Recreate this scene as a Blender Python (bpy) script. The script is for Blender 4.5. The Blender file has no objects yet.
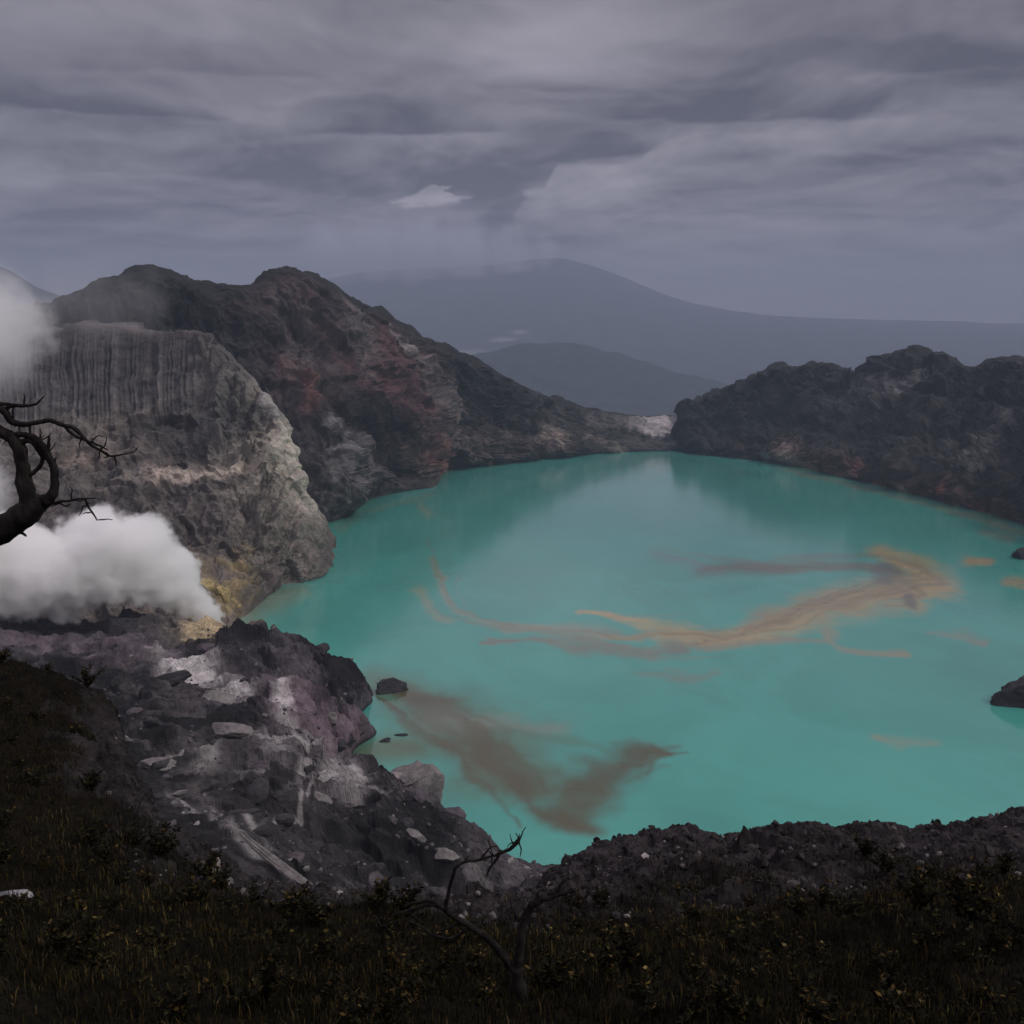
import bpy, math, random, time
import numpy as np
from mathutils import Vector

T0 = time.time()
random.seed(7)
RNG = np.random.default_rng(11)
RES = 1.0                      # mesh resolution factor
scene = bpy.context.scene
COL = scene.collection

# ------------------------------------------------------------------ camera frame
FOC = 983.0                    # focal length in pixels of the 1024 px frame
H = 170.0                      # height of the viewpoint above the lake
HOR = 335.0                    # row of the horizon
PITCH = math.atan((512 - HOR) / FOC)
CP, SP = math.cos(PITCH), math.sin(PITCH)


def ray(px, row):
    px = np.asarray(px, float); row = np.asarray(row, float)
    a = (px - 512) / FOC; b = -(row - 512) / FOC
    return a, CP + b * SP, -SP + b * CP


def P(px, row, Y):
    dx, dy, dz = ray(px, row); t = Y / dy
    return np.stack([t * dx, t * dy, H + t * dz], -1)


def onz(px, row, z=0.0):
    dx, dy, dz = ray(px, row); t = (z - H) / dz
    return np.stack([t * dx, t * dy, H + t * dz], -1)


def pix(p):
    p = np.asarray(p, float)
    x, y, z = p[..., 0], p[..., 1], p[..., 2] - H
    d = np.maximum(y * CP - z * SP, 1e-3); u = y * SP + z * CP
    return 512 + FOC * x / d, 512 - FOC * u / d


# ------------------------------------------------------------------ noise
_r = np.random.default_rng(3)
_perm = _r.permutation(256).astype(np.int32); _perm = np.concatenate([_perm, _perm, _perm[:2]])
_g = _r.normal(size=(256, 3)); _g /= np.linalg.norm(_g, axis=1)[:, None]; _g = _g.astype(np.float32)


def perlin(p):
    sh = p.shape[:-1]
    p = p.reshape(-1, 3).astype(np.float32)
    fl = np.floor(p); i = fl.astype(np.int32) & 255; f = p - fl
    w = f * f * f * (f * (f * 6 - 15) + 10)
    X = _perm[i[:, 0]]; X1 = _perm[i[:, 0] + 1]
    res = None
    c = []
    for ax in (X, X1):
        for dy in (0, 1):
            A = _perm[(ax + i[:, 1] + dy) & 255]
            for dz in (0, 1):
                c.append(_perm[(A + i[:, 2] + dz) & 255])
    out = []
    k = 0
    for dx in (0, 1):
        for dy in (0, 1):
            for dz in (0, 1):
                g = _g[c[k]]; k += 1
                out.append(g[:, 0] * (f[:, 0] - dx) + g[:, 1] * (f[:, 1] - dy) + g[:, 2] * (f[:, 2] - dz))
    wx, wy, wz = w[:, 0], w[:, 1], w[:, 2]
    l = lambda a, b, t: a + (b - a) * t
    v = l(l(l(out[0], out[1], wz), l(out[2], out[3], wz), wy), l(l(out[4], out[5], wz), l(out[6], out[7], wz), wy), wx)
    return (v * 1.5).reshape(sh)


def fbm(p, octv=5, lac=2.03, gain=0.5, ridged=False):
    a, s, tot = 1.0, 0.0, 0.0
    q = np.array(p, np.float32)
    for o in range(octv):
        n = perlin(q)
        if ridged: n = 1 - 2 * np.abs(n)
        s = s + a * n; tot += a; a *= gain
        q = q * lac + np.float32(17.3)
    return s / tot


def _h(ix, iy, iz, k):
    a = _perm[(ix + k * 37) & 255]; b = _perm[(a + iy) & 255]; return _perm[(b + iz + k) & 255]


def facets(p, size, seed=0, flat=False, warp=0.25, tilt=0.8, step=0.35):
    """broken rock: every cell is a randomly tilted flat face; returns a height in units of `size`"""
    sh = p.shape[:-1]
    q = (np.asarray(p, np.float32).reshape(-1, 3) / np.float32(size)) + np.float32(seed * 11.7)
    if warp:
        n = [perlin(q * 1.3 + k * 19.1) + 0.4 * perlin(q * 3.1 + k * 7.7) for k in range(2 if flat else 3)]
        for k, a in enumerate(n): q[:, k] += warp * a
    if flat: q[:, 2] = 0.5
    c0 = np.floor(q).astype(np.int32)
    best = np.full(len(q), 1e9, np.float32); val = np.zeros(len(q), np.float32)
    for dx in (-1, 0, 1):
        for dy in (-1, 0, 1):
            for dz in ((0,) if flat else (-1, 0, 1)):
                c = c0 + np.array((dx, dy, dz), np.int32)
                h = [_h(c[:, 0], c[:, 1], c[:, 2], k + seed).astype(np.float32) / 255.0 for k in range(7)]
                o = q - c - np.stack([h[0], h[1], h[2] if not flat else h[2] * 0 + 0.5], -1)
                d = (o * o).sum(-1)
                v = step * (h[3] - 0.5) + tilt * ((h[4] - 0.5) * o[:, 0] + (h[5] - 0.5) * o[:, 1] + (h[6] - 0.5) * o[:, 2])
                m = d < best
                best = np.where(m, d, best); val = np.where(m, v, val)
    val = val.reshape(sh) * size
    if len(sh) == 2:                      # chips the knife edges off the faces
        for _ in range(2):
            for k in (0, 1):
                a = np.roll(val, 1, k); b = np.roll(val, -1, k); val = 0.5 * val + 0.25 * (a + b)
    return val


def sstep(a, b, x):
    t = np.clip((x - a) / (b - a + 1e-9), 0, 1)
    return t * t * (3 - 2 * t)


# ------------------------------------------------------------------ object helpers
def tag(o, label=None, cat=None, group=None, kind=None):
    if label: o['label'] = label
    if cat: o['category'] = cat
    if group: o['group'] = group
    if kind: o['kind'] = kind
    return o


def link(o, parent=None):
    COL.objects.link(o)
    if parent is not None: o.parent = parent
    return o


def mesh_np(name, verts, faces, mat, parent=None, smooth=True, cols=None, attr='Col'):
    """verts (n,3); faces: (m,4) or (m,3) int array"""
    me = bpy.data.meshes.new(name)
    verts = np.ascontiguousarray(verts, np.float32); faces = np.ascontiguousarray(faces, np.int32)
    n, m, k = len(verts), len(faces), faces.shape[1]
    me.vertices.add(n); me.vertices.foreach_set('co', verts.ravel())
    me.loops.add(m * k); me.loops.foreach_set('vertex_index', faces.ravel())
    me.polygons.add(m)
    me.polygons.foreach_set('loop_start', np.arange(0, m * k, k, dtype=np.int32))
    me.update(calc_edges=True)
    me.polygons.foreach_set('use_smooth', np.full(m, bool(smooth)))
    if cols is not None:
        at = me.color_attributes.new(attr, 'FLOAT_COLOR', 'POINT')
        c = np.ones((n, 4), np.float32); c[:, :3] = cols.reshape(-1, 3)
        at.data.foreach_set('color', c.ravel())
    if mat is not None:
        for mm in (mat if isinstance(mat, (list, tuple)) else [mat]): me.materials.append(mm)
    o = bpy.data.objects.new(name, me)
    return link(o, parent)


def empty(name, loc=(0, 0, 0)):
    o = bpy.data.objects.new(name, None); o.location = loc
    o.empty_display_size = 0.3
    return link(o)


def grid_faces(nu, nv):
    i = np.arange(nu * nv).reshape(nu, nv)
    return np.stack([i[:-1, :-1], i[1:, :-1], i[1:, 1:], i[:-1, 1:]], -1).reshape(-1, 4)


def pchip(x, y, xq):
    """monotone cubic interpolation, y (n,k)"""
    x = np.asarray(x, float); y = np.asarray(y, float)
    h = np.diff(x)[:, None]; d = np.diff(y, axis=0) / h
    m = np.zeros_like(y)
    if len(x) > 2:
        w1 = 2 * h[1:] + h[:-1]; w2 = h[1:] + 2 * h[:-1]
        same = d[1:] * d[:-1] > 0
        with np.errstate(divide='ignore', invalid='ignore'):
            hm = (w1 + w2) / (w1 / d[:-1] + w2 / d[1:])
        m[1:-1] = np.where(same, hm, 0)
    m[0] = d[0]; m[-1] = d[-1]
    j = np.clip(np.searchsorted(x, xq) - 1, 0, len(x) - 2)
    hh = h[j]; t = ((xq - x[j])[:, None]) / hh
    return ((1 + 2 * t) * (1 - t) ** 2) * y[j] + t * (1 - t) ** 2 * hh * m[j] + t * t * (3 - 2 * t) * y[j + 1] + t * t * (t - 1) * hh * m[j + 1]


def loft(lines, u, segs, curve=True):
    """lines: list of lists of (u, x, y, z); returns (nu, nv, 3), v param (nv) in line units"""
    L = []
    for ln in lines:
        ln = sorted(ln, key=lambda q: q[0])
        a = np.array(ln, float)
        L.append(pchip(a[:, 0], a[:, 1:], u))
    L = np.stack(L, 1)                     # nu, nl, 3
    nl = L.shape[1]
    pts, vs = [], []
    for s in range(nl - 1):
        n = segs[s]
        t = np.arange(n) / n
        if s == nl - 2: t = np.append(t, 1.0)
        p1, p2 = L[:, s], L[:, s + 1]
        p0 = L[:, s - 1] if s > 0 else 2 * p1 - p2
        p3 = L[:, s + 2] if s < nl - 2 else 2 * p2 - p1
        if curve:
            m1, m2 = (p2 - p0) * 0.28, (p3 - p1) * 0.28
            tt = t[None, :, None]
            q = (2 * tt ** 3 - 3 * tt ** 2 + 1) * p1[:, None] + (tt ** 3 - 2 * tt ** 2 + tt) * m1[:, None] + (-2 * tt ** 3 + 3 * tt ** 2) * p2[:, None] + (tt ** 3 - tt ** 2) * m2[:, None]
        else:
            tt = t[None, :, None]; q = p1[:, None] * (1 - tt) + p2[:, None] * tt
        pts.append(q); vs.append(s + t)
    return np.concatenate(pts, 1), np.concatenate(vs)


def normals(g):
    du = np.gradient(g, axis=0); dv = np.gradient(g, axis=1)
    n = np.cross(du, dv); n /= np.linalg.norm(n, axis=-1, keepdims=True) + 1e-9
    s = np.sign(n[..., 2:3].mean()); return n * (s if s != 0 else 1)


def ln_row(pts):
    """points (px,row,Y[,u]) -> (u,x,y,z)"""
    out = []
    for q in pts:
        u = q[3] if len(q) > 3 else q[0]
        w = P(q[0], q[1], q[2]); out.append((u, *w))
    return out


def ln_z(pts, z=None):
    """points (px,row[,u]) lying at height z"""
    out = []
    for q in pts:
        u = q[2] if len(q) > 2 else q[0]
        w = onz(q[0], q[1], z); out.append((u, *w))
    return out


def ln_off(line, dy, dz):
    """a line further from / nearer to the viewpoint: moved outward by dy and down/up by dz"""
    out = []
    for (u, x, y, z) in line:
        r = math.hypot(x, y); k = (r + dy) / r
        out.append((u, x * k, y * k, z + dz))
    return out


def tone(c, k, g=1.35, piv=0.085):
    """strengthen the difference between the pale and the dark minerals"""
    c = np.maximum(c, 0.004); L = c.mean(-1, keepdims=True)
    return np.clip(c * (L / piv) ** (g - 1) * k, 0.004, 0.7)


def blob(c, px, row, cx, cy, rx, ry, ang, col, op, soft=0.5, nz=None, namp=0.5):
    """lay a patch of a mineral colour on the surface"""
    a = math.radians(ang); ca, sa = math.cos(a), math.sin(a)
    dx, dy = px - cx, row - cy
    X = (dx * ca + dy * sa) / rx; Y = (-dx * sa + dy * ca) / ry
    d = np.sqrt(X * X + Y * Y)
    if nz is not None: d = d + nz * namp
    m = op * (1 - sstep(1 - soft, 1 + soft, d))
    c += m[..., None] * (np.array(col) - c)


# ------------------------------------------------------------------ node helpers
class NT:
    def __init__(s, tree): s.t = tree; s.n = tree.nodes; s.l = tree.links

    def new(s, typ, **kw):
        n = s.n.new(typ)
        for k, v in kw.items(): setattr(n, k, v)
        return n

    def put(s, sock, v):
        if hasattr(v, 'links') or isinstance(v, bpy.types.NodeSocket): s.l.new(v, sock)
        else: sock.default_value = v

    def m(s, op, a, b=None, c=None, clamp=False):
        n = s.new('ShaderNodeMath', operation=op); n.use_clamp = clamp
        s.put(n.inputs[0], a)
        if b is not None: s.put(n.inputs[1], b)
        if c is not None: s.put(n.inputs[2], c)
        return n.outputs[0]

    def vm(s, op, a, b=None, scale=None):
        n = s.new('ShaderNodeVectorMath', operation=op)
        s.put(n.inputs[0], a)
        if b is not None: s.put(n.inputs[1], b)
        if scale is not None: s.put(n.inputs['Scale'], scale)
        return n.outputs['Value'] if op in ('DOT_PRODUCT', 'LENGTH', 'DISTANCE') else n.outputs[0]

    def noise(s, vec, scale, detail=4, rough=0.55, dist=0.0, lac=2.0, typ='FBM'):
        n = s.new('ShaderNodeTexNoise'); n.noise_type = typ
        s.put(n.inputs['Vector'], vec)
        n.inputs['Scale'].default_value = scale; n.inputs['Detail'].default_value = detail
        n.inputs['Roughness'].default_value = rough; n.inputs['Distortion'].default_value = dist
        n.inputs['Lacunarity'].default_value = lac
        return n.outputs[0]

    def smooth(s, x, a, b, lo=0.0, hi=1.0):
        n = s.new('ShaderNodeMapRange', interpolation_type='SMOOTHSTEP')
        s.put(n.inputs[0], x); s.put(n.inputs[1], a); s.put(n.inputs[2], b)
        n.inputs[3].default_value = lo; n.inputs[4].default_value = hi
        return n.outputs[0]

    def mix(s, fac, a, b):
        n = s.new('ShaderNodeMix', data_type='RGBA')
        s.put(n.inputs[0], fac); s.put(n.inputs[6], a); s.put(n.inputs[7], b)
        return n.outputs[2]

    def xyz(s, x, y, z):
        n = s.new('ShaderNodeCombineXYZ')
        s.put(n.inputs[0], x); s.put(n.inputs[1], y); s.put(n.inputs[2], z)
        return n.outputs[0]

    def sep(s, v):
        n = s.new('ShaderNodeSeparateXYZ'); s.put(n.inputs[0], v); return n.outputs


def new_mat(name):
    m = bpy.data.materials.new(name); m.use_nodes = True
    nt = NT(m.node_tree); b = m.node_tree.nodes['Principled BSDF']
    return m, nt, b


def rock_mat(name, feat, attr=None, col=None, bump=0.6, contrast=0.8, spec=0.25):
    """weathered rock; feat = size in metres of the largest procedural feature"""
    m, nt, b = new_mat(name)
    tc = nt.new('ShaderNodeTexCoord').outputs['Object']
    if attr:
        a = nt.new('ShaderNodeAttribute', attribute_name=attr); base = a.outputs['Color']
    else:
        n = nt.new('ShaderNodeRGB'); n.outputs[0].default_value = (*col, 1); base = n.outputs[0]
    n1 = nt.noise(tc, 1.0 / feat, 9, 0.68, 0.6)
    n2 = nt.noise(tc, 5.0 / feat, 6, 0.7, 0.3)
    v = nt.m('ADD', nt.m('MULTIPLY', n1, 0.6), nt.m('MULTIPLY', n2, 0.4))
    k = nt.smooth(v, 0.3, 0.7, 1 - contrast, 1 + contrast)
    c = nt.vm('SCALE', base, scale=k)
    nt.put(b.inputs['Base Color'], c)
    b.inputs['Roughness'].default_value = 0.9
    b.inputs['Specular IOR Level'].default_value = spec
    bp = nt.new('ShaderNodeBump'); bp.inputs['Strength'].default_value = bump
    bp.inputs['Distance'].default_value = feat * 0.25
    nt.put(bp.inputs['Height'], v)
    nt.put(b.inputs['Normal'], bp.outputs[0])
    return m


def ax(g, sx, sy, sz, off=0.0):
    return np.stack([g[..., 0] * sx + off, g[..., 1] * sy + off * 0.7, g[..., 2] * sz], -1)


def surf(name, g, mat, cols, smooth=True):
    nu, nv = g.shape[:2]
    o = mesh_np(name, g.reshape(-1, 3), grid_faces(nu, nv), mat, cols=cols, smooth=smooth)
    return o


def shoreY(row, z=0): return float(onz(512, row, z)[1])


# ================================================================== MATERIALS (rock)
M_far = rock_mat('crater_rock', 26.0, 'Col', bump=0.7, contrast=0.6)
M_mid = rock_mat('lakeshore_rock', 9.0, 'Col', bump=0.7, contrast=0.6)
M_near = rock_mat('near_scree', 1.2, 'Col', bump=0.7, contrast=0.7, spec=0.03)
M_mount = rock_mat('distant_forest', 200.0, 'Col', bump=0.3, contrast=0.3, spec=0.0)

GREY = (0.135, 0.125, 0.125); TAN = (0.20, 0.175, 0.15); PALE = (0.36, 0.33, 0.31); RED = (0.16, 0.075, 0.07)
PURP = (0.125, 0.105, 0.118); DARK = (0.040, 0.039, 0.041); VEG = (0.030, 0.034, 0.030); SULF = (0.42, 0.33, 0.15)


# ================================================================== LEFT MASSIF (pale cliff, gullied slope)
def build_crater_wall():
    nu = int(760 * RES)
    u = np.linspace(-350, 420, nu)
    g0 = ln_row([(-350, 660, 480), (-100, 645, 530), (0, 634, 545), (100, 634, 548), (180, 642, 540)]) + \
        ln_z([(232, 638, 232), (262, 606, 275), (296, 590, 315), (333, 580, 350)], -3) + ln_row([(352, 556, 770, 390), (335, 530, 880, 420)])
    g1 = ln_row([(-350, 560, 560), (0, 562, 600), (100, 558, 625), (190, 562, 640), (230, 560, 648, 250), (270, 556, 660, 300), (327, 552, 690, 350), (338, 548, 790, 390), (328, 528, 900, 420)])
    g2 = ln_row([(-350, 500, 620), (0, 480, 660), (100, 472, 690), (180, 466, 700), (235, 470, 700, 250), (272, 480, 705, 310), (312, 488, 712, 350), (312, 492, 810, 390), (300, 472, 910, 420)])
    g3 = ln_row([(-350, 430, 700), (0, 420, 730), (100, 412, 750), (180, 402, 755), (215, 398, 750, 240), (248, 396, 742, 310), (279, 402, 735, 350), (284, 408, 840, 390), (272, 402, 930, 420)])
    g4 = ln_row([(-350, 345, 850), (0, 345, 860), (80, 329, 860), (150, 334, 850), (180, 336, 840), (205, 338, 830, 290), (226, 340, 815, 350), (226, 352, 890, 390), (214, 350, 960, 420)])
    g5 = ln_off(g4, 60, -6)
    g6 = ln_off(g4, 260, -60)
    def pull(ln):
        return [(q[0], q[1] - (10 * q[2] / FOC) * float(sstep(270, 320, q[0])), q[2], q[3]) for q in ln]
    g0, g1, g2, g3, g4, g5, g6 = map(pull, (g0, g1, g2, g3, g4, g5, g6))
    g, v = loft([g0, g1, g2, g3, g4, g5, g6], u, [int(s * RES) for s in (130, 130, 120, 120, 24, 24)])
    px, row = pix(g)
    U = np.broadcast_to(u[:, None], g.shape[:2]); V = np.broadcast_to(v[None], g.shape[:2])
    N = normals(g)
    # gullies running straight down the upper slope
    up = sstep(2.3, 3.0, V) * (1 - sstep(3.98, 4.1, V)) * (1 - sstep(215, 290, U))
    w = fbm(ax(g, 0.012, 0.012, 0.012), 3)
    gl = np.stack([px * 0.10 + w * 0.8, V * 0.35, V * 0 + 3.3], -1)
    gul = fbm(gl, 3, gain=0.6)
    gul2 = fbm(np.stack([px * 0.30 + w * 1.4, V * 0.35, V * 0 + 9.1], -1), 2)
    big = fbm(ax(g, 0.018, 0.018, 0.018, 3), 7, gain=0.56, ridged=True)
    med = fbm(ax(g, 0.05, 0.05, 0.03, 8), 5, gain=0.6)
    edge = sstep(0.02, 0.35, V) * (1 - 0.75 * sstep(3.6, 4.0, V) * (1 - sstep(4.1, 5, V)))
    rough = 1 - 0.7 * up
    end = 1 - 0.55 * sstep(315, 345, U)
    crag = fbm(ax(g, 0.03, 0.03, 0.022, 61) + 0.9 * w[..., None], 6, gain=0.62, ridged=True)
    fz = g * np.array((1, 1, 0.62)); f1 = facets(fz, 30, 1); f2 = facets(fz, 11, 2); f3 = facets(fz, 4.5, 3)
    d = edge * (rough * end * ((big - 0.25) * 13 + (crag - 0.25) * 5 + med * 3 + f1 * 0.9 + f2 * 0.9 + f3 * 0.7) + up * (gul * 4.5 + gul2 * 3.2 + med * 1.6 + f2 * 0.1))
    # diagonal ribs on the pale end of the cliff
    rib = fbm(np.stack([(px + (row - 450) * 0.45) * 0.045, (row) * 0.006, px * 0 + 1.7], -1), 4, gain=0.6, ridged=True)
    pz = sstep(225, 300, U) * (1 - sstep(3.3, 4.0, V))
    d += edge * pz * end * (rib - 0.25) * 10
    d *= 1 - 0.85 * sstep(335, 352, U) * sstep(2.6, 3.4, V)
    g = g + N * d[..., None]
    # colours of the rock
    n1 = fbm(ax(g, 0.02, 0.02, 0.035, 50), 5, gain=0.6); n2 = fbm(ax(g, 0.08, 0.08, 0.10, 20), 4, gain=0.6)
    c = np.empty(g.shape); c[:] = GREY
    c *= (1 + 0.5 * n2)[..., None]
    # the ash slope
    m = up[..., None]; c = c * (1 - m) + m * np.array((0.094, 0.089, 0.091)) * (1 + 0.65 * gul2 + 0.35 * gul + 0.45 * n2)[..., None]
    c = c * (1 - 0.32 * sstep(3.2, 4.0, V) * (1 - sstep(4.0, 4.3, V)))[..., None]
    low = (sstep(1.2, 2.4, V) * (1 - sstep(2.6, 3.2, V)))[..., None]
    c = c * (1 - 0.5 * low) + 0.5 * low * np.array(TAN) * (1 + 0.5 * n2)[..., None]
    tan = ((1 - sstep(0.9, 2.0, V)) * 0.7)[..., None]
    c = c * (1 - tan) + tan * np.array((0.155, 0.132, 0.118)) * (1 + 0.6 * n2)[..., None]
    ns = n1
    blob(c, px, row, 276, 470, 46, 105, -16, (0.29, 0.27, 0.235), 0.95, 0.5, ns, 0.9)
    blob(c, px, row, 296, 462, 18, 90, -16, (0.36, 0.335, 0.29), 0.8, 0.5, ns, 0.9)
    blob(c, px, row, 240, 420, 46, 55, 0, (0.20, 0.19, 0.172), 0.6, 0.6, ns, 0.9)
    blob(c, px, row, 268, 404, 13, 15, 0, (0.27, 0.265, 0.26), 0.8, 0.5, ns, 0.6)
    blob(c, px, row, 200, 478, 55, 6, -8, (0.40, 0.35, 0.31), 0.8, 0.6, n2, 1.0)
    blob(c, px, row, 158, 470, 14, 16, 10, (0.40, 0.33, 0.3), 0.8, 0.6, n2, 1.0)
    blob(c, px, row, 120, 455, 60, 12, -10, (0.27, 0.22, 0.19), 0.6, 0.6, ns, 1.0)
    blob(c, px, row, 190, 440, 60, 20, -22, (0.07, 0.07, 0.075), 0.75, 0.6, ns, 1.2)
    blob(c, px, row, 160, 425, 55, 8, -28, (0.06, 0.06, 0.062), 0.7, 0.6, ns, 1.2)
    blob(c, px, row, 230, 385, 25, 30, 0, (0.09, 0.09, 0.09), 0.6, 0.6, ns, 1.2)
    blob(c, px, row, 275, 540, 60, 40, 20, (0.16, 0.147, 0.132), 0.6, 0.6, ns, 1.0)
    blob(c, px, row, 325, 545, 12, 45, -8, (0.075, 0.075, 0.07), 0.6, 0.6, ns, 1.0)
    blob(c, px, row, 228, 602, 13, 36, 22, (0.30, 0.245, 0.13), 0.85, 0.6, n2, 2.0)
    blob(c, px, row, 200, 585, 22, 14, 35, (0.24, 0.20, 0.12), 0.7, 0.6, n2, 2.0)
    blob(c, px, row, 262, 345, 30, 16, 0, (0.10, 0.085, 0.085), 0.5, 0.6, ns, 1.0)
    rim = (sstep(3.9, 4.0, V) * (1 - sstep(4.05, 4.4, V)))[..., None]
    c = c * (1 - 0.5 * rim) + 0.5 * rim * np.array((0.115, 0.102, 0.10))
    back = sstep(4.2, 4.9, V)[..., None]; c = c * (1 - back) + back * np.array((0.06, 0.062, 0.06))
    tag(surf('crater_wall', g, M_far, tone(c * np.array((1.03, 1.0, 0.955)), 0.68, 1.42), False), 'pale ash cliff with a gullied slope above the steaming vent', kind='structure')


# ================================================================== RED RIDGE BEHIND
def build_red_ridge():
    nu = int(900 * RES)
    u = np.linspace(-350, 760, nu)
    crest = [(-350, 335, 1000), (-100, 322, 1020), (0, 314, 1040), (50, 306, 1060), (70, 297, 1070), (85, 290, 1080), (100, 284, 1090), (115, 280, 1100), (130, 277, 1100), (145, 273, 1100), (158, 274, 1100),
             (172, 277, 1100), (185, 283, 1100), (200, 287, 1100), (220, 289, 1100), (240, 288, 1100), (256, 285, 1105), (268, 280, 1110), (280, 275, 1115), (291, 273, 1120), (302, 275, 1125),
             (314, 281, 1130), (335, 292, 1150), (365, 309, 1180), (400, 328, 1225), (450, 352, 1315), (480, 366, 1365), (520, 387, 1425), (560, 401, 1480), (600, 412, 1530), (640, 416, 1560), (684, 417, 1600), (700, 424, 1620), (760, 440, 1650)]
    shore = [(-350, 620, 620), (0, 600, 650), (200, 560, 800), (280, 540, 860)]
    b0 = ln_row(shore) + ln_z([(345, 522), (362, 507), (385, 499), (412, 494), (437, 489), (443, 478), (448, 474), (480, 470), (510, 466), (545, 462), (590, 457.5), (640, 454.5), (690, 454), (760, 455)], -4)
    bc = ln_row(crest)
    def lerp(f, dz=0.0, lift=None):
        out = []
        us = sorted(set([q[0] for q in bc] + [q[0] for q in b0]))
        A = np.array(sorted(b0)); B = np.array(sorted(bc))
        for q in us:
            a = np.array([np.interp(q, A[:, 0], A[:, i]) for i in (1, 2, 3)])
            b = np.array([np.interp(q, B[:, 0], B[:, i]) for i in (1, 2, 3)])
            p = a + (b - a) * f
            w = np.interp(q, [520, 600], [1, 0.0])
            p[2] += dz * w * (b[2] - a[2]) / 200
            out.append((q, *p))
        return out
    lines = [b0, lerp(0.06, 22), lerp(0.35, 6), lerp(0.68, -8), bc, ln_off(bc, 60, -22), ln_off(bc, 400, -180)]
    g, v = loft(lines, u, [int(s * RES) for s in (60, 120, 130, 130, 26, 20)])
    px, row = pix(g)
    U = np.broadcast_to(u[:, None], g.shape[:2]); V = np.broadcast_to(v[None], g.shape[:2])
    N = normals(g)
    w = fbm(ax(g, 0.01, 0.01, 0.01), 4)
    spur = fbm(np.stack([(px + (V - 2) * 46) * 0.024 + w * 0.9, V * 0.25, V * 0 + 5.5], -1), 4, gain=0.55, ridged=True)
    big = fbm(ax(g, 0.014, 0.014, 0.016, 5), 7, gain=0.58, ridged=True)
    med = fbm(ax(g, 0.05, 0.05, 0.04, 1), 5, gain=0.6)
    cr = 1 - 0.80 * sstep(3.5, 3.95, V) * (1 - sstep(4.05, 5, V))
    edge = sstep(0.05, 0.7, V) * cr * np.interp(U, [520, 620], [1, 0.35])
    crag = fbm(ax(g, 0.026, 0.026, 0.02, 161) + 0.9 * w[..., None], 6, gain=0.62, ridged=True)
    fz = g * np.array((1, 1, 0.8)); f1 = facets(fz, 38, 4); f2 = facets(fz, 14, 5); f3 = facets(fz, 6, 6)
    d = edge * ((spur - 0.25) * 26 + (big - 0.25) * 13 + (crag - 0.25) * 5 + med * 3 + f1 * 0.8 + f2 * 0.9 + f3 * 0.8) + (1 - cr) * (sstep(300, 340, U) * 1.0 + 0.6) * (crag - 0.25)
    g = g + N * d[..., None]
    n1 = fbm(ax(g, 0.014, 0.014, 0.022, 60), 5, gain=0.6); n2 = fbm(ax(g, 0.07, 0.07, 0.06, 33), 5, gain=0.65)
    stz = fbm(np.stack([(px + (row - 400) * -0.55) * 0.06, (row + px * 0.5) * 0.012, px * 0 + 2.2], -1), 4, gain=0.6)
    c = np.empty(g.shape); c[:] = (0.062, 0.058, 0.06)
    c *= (1 + 0.9 * n2)[..., None]
    # upper dark slopes
    blob(c, px, row, 160, 310, 120, 34, 4, VEG, 0.9, 0.3, n1, 0.4)
    blob(c, px, row, 450, 385, 150, 22, 31, (0.038, 0.036, 0.036), 0.7, 0.5, n1, 0.8)
    blob(c, px, row, 292, 300, 20, 18, 0, (0.14, 0.125, 0.125), 0.6, 0.6, n2, 1.4)
    # red oxidised rock
    blob(c, px, row, 330, 370, 100, 55, 40, (0.125, 0.075, 0.075), 0.75, 0.6, n1, 1.1)
    blob(c, px, row, 385, 385, 40, 45, 30, (0.17, 0.085, 0.082), 0.7, 0.6, n1, 1.2)
    blob(c, px, row, 300, 388, 24, 11, 50, (0.19, 0.095, 0.083), 0.75, 0.6, n2, 1.5)
    blob(c, px, row, 306, 402, 9, 18, -10, (0.21, 0.098, 0.082), 0.75, 0.5, n2, 0.9)
    blob(c, px, row, 400, 405, 45, 35, 35, (0.15, 0.078, 0.078), 0.6, 0.6, n2, 1.4)
    blob(c, px, row, 345, 345, 40, 18, 55, (0.19, 0.16, 0.155), 0.6, 0.6, stz, 2.0)
    blob(c, px, row, 300, 350, 35, 26, 40, (0.14, 0.12, 0.115), 0.6, 0.6, stz, 2.0)
    blob(c, px, row, 400, 350, 26, 6, 52, (0.26, 0.235, 0.23), 0.85, 0.5, n2, 1.2)
    blob(c, px, row, 430, 400, 12, 45, -28, (0.21, 0.18, 0.17), 0.65, 0.6, stz, 1.8)
    blob(c, px, row, 262, 342, 24, 20, 10, (0.04, 0.036, 0.036), 0.8, 0.5, n2, 0.6)
    # dark green-black band towards the lake
    blob(c, px, row, 385, 440, 75, 22, 40, (0.026, 0.030, 0.030), 0.9, 0.4, n1, 0.7)
    blob(c, px, row, 335, 470, 22, 60, -10, (0.030, 0.032, 0.032), 0.8, 0.5, n1, 0.8)
    blob(c, px, row, 340, 480, 26, 40, 0, (0.18, 0.17, 0.165), 0.75, 0.6, n2, 2.2)
    blob(c, px, row, 330, 432, 14, 4, 35, (0.22, 0.21, 0.21), 0.85, 0.5, n2, 0.8)
    blob(c, px, row, 342, 453, 16, 3, 4, (0.24, 0.23, 0.23), 0.85, 0.5, n2, 0.8)
    blob(c, px, row, 425, 465, 30, 12, 40, (0.15, 0.115, 0.10), 0.8, 0.6, n2, 1.5)
    blob(c, px, row, 395, 488, 45, 9, -8, (0.085, 0.075, 0.07), 0.8, 0.6, n2, 1.5)
    blob(c, px, row, 440, 462, 18, 10, 50, (0.25, 0.11, 0.09), 0.6, 0.6, n2, 1.2)
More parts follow.
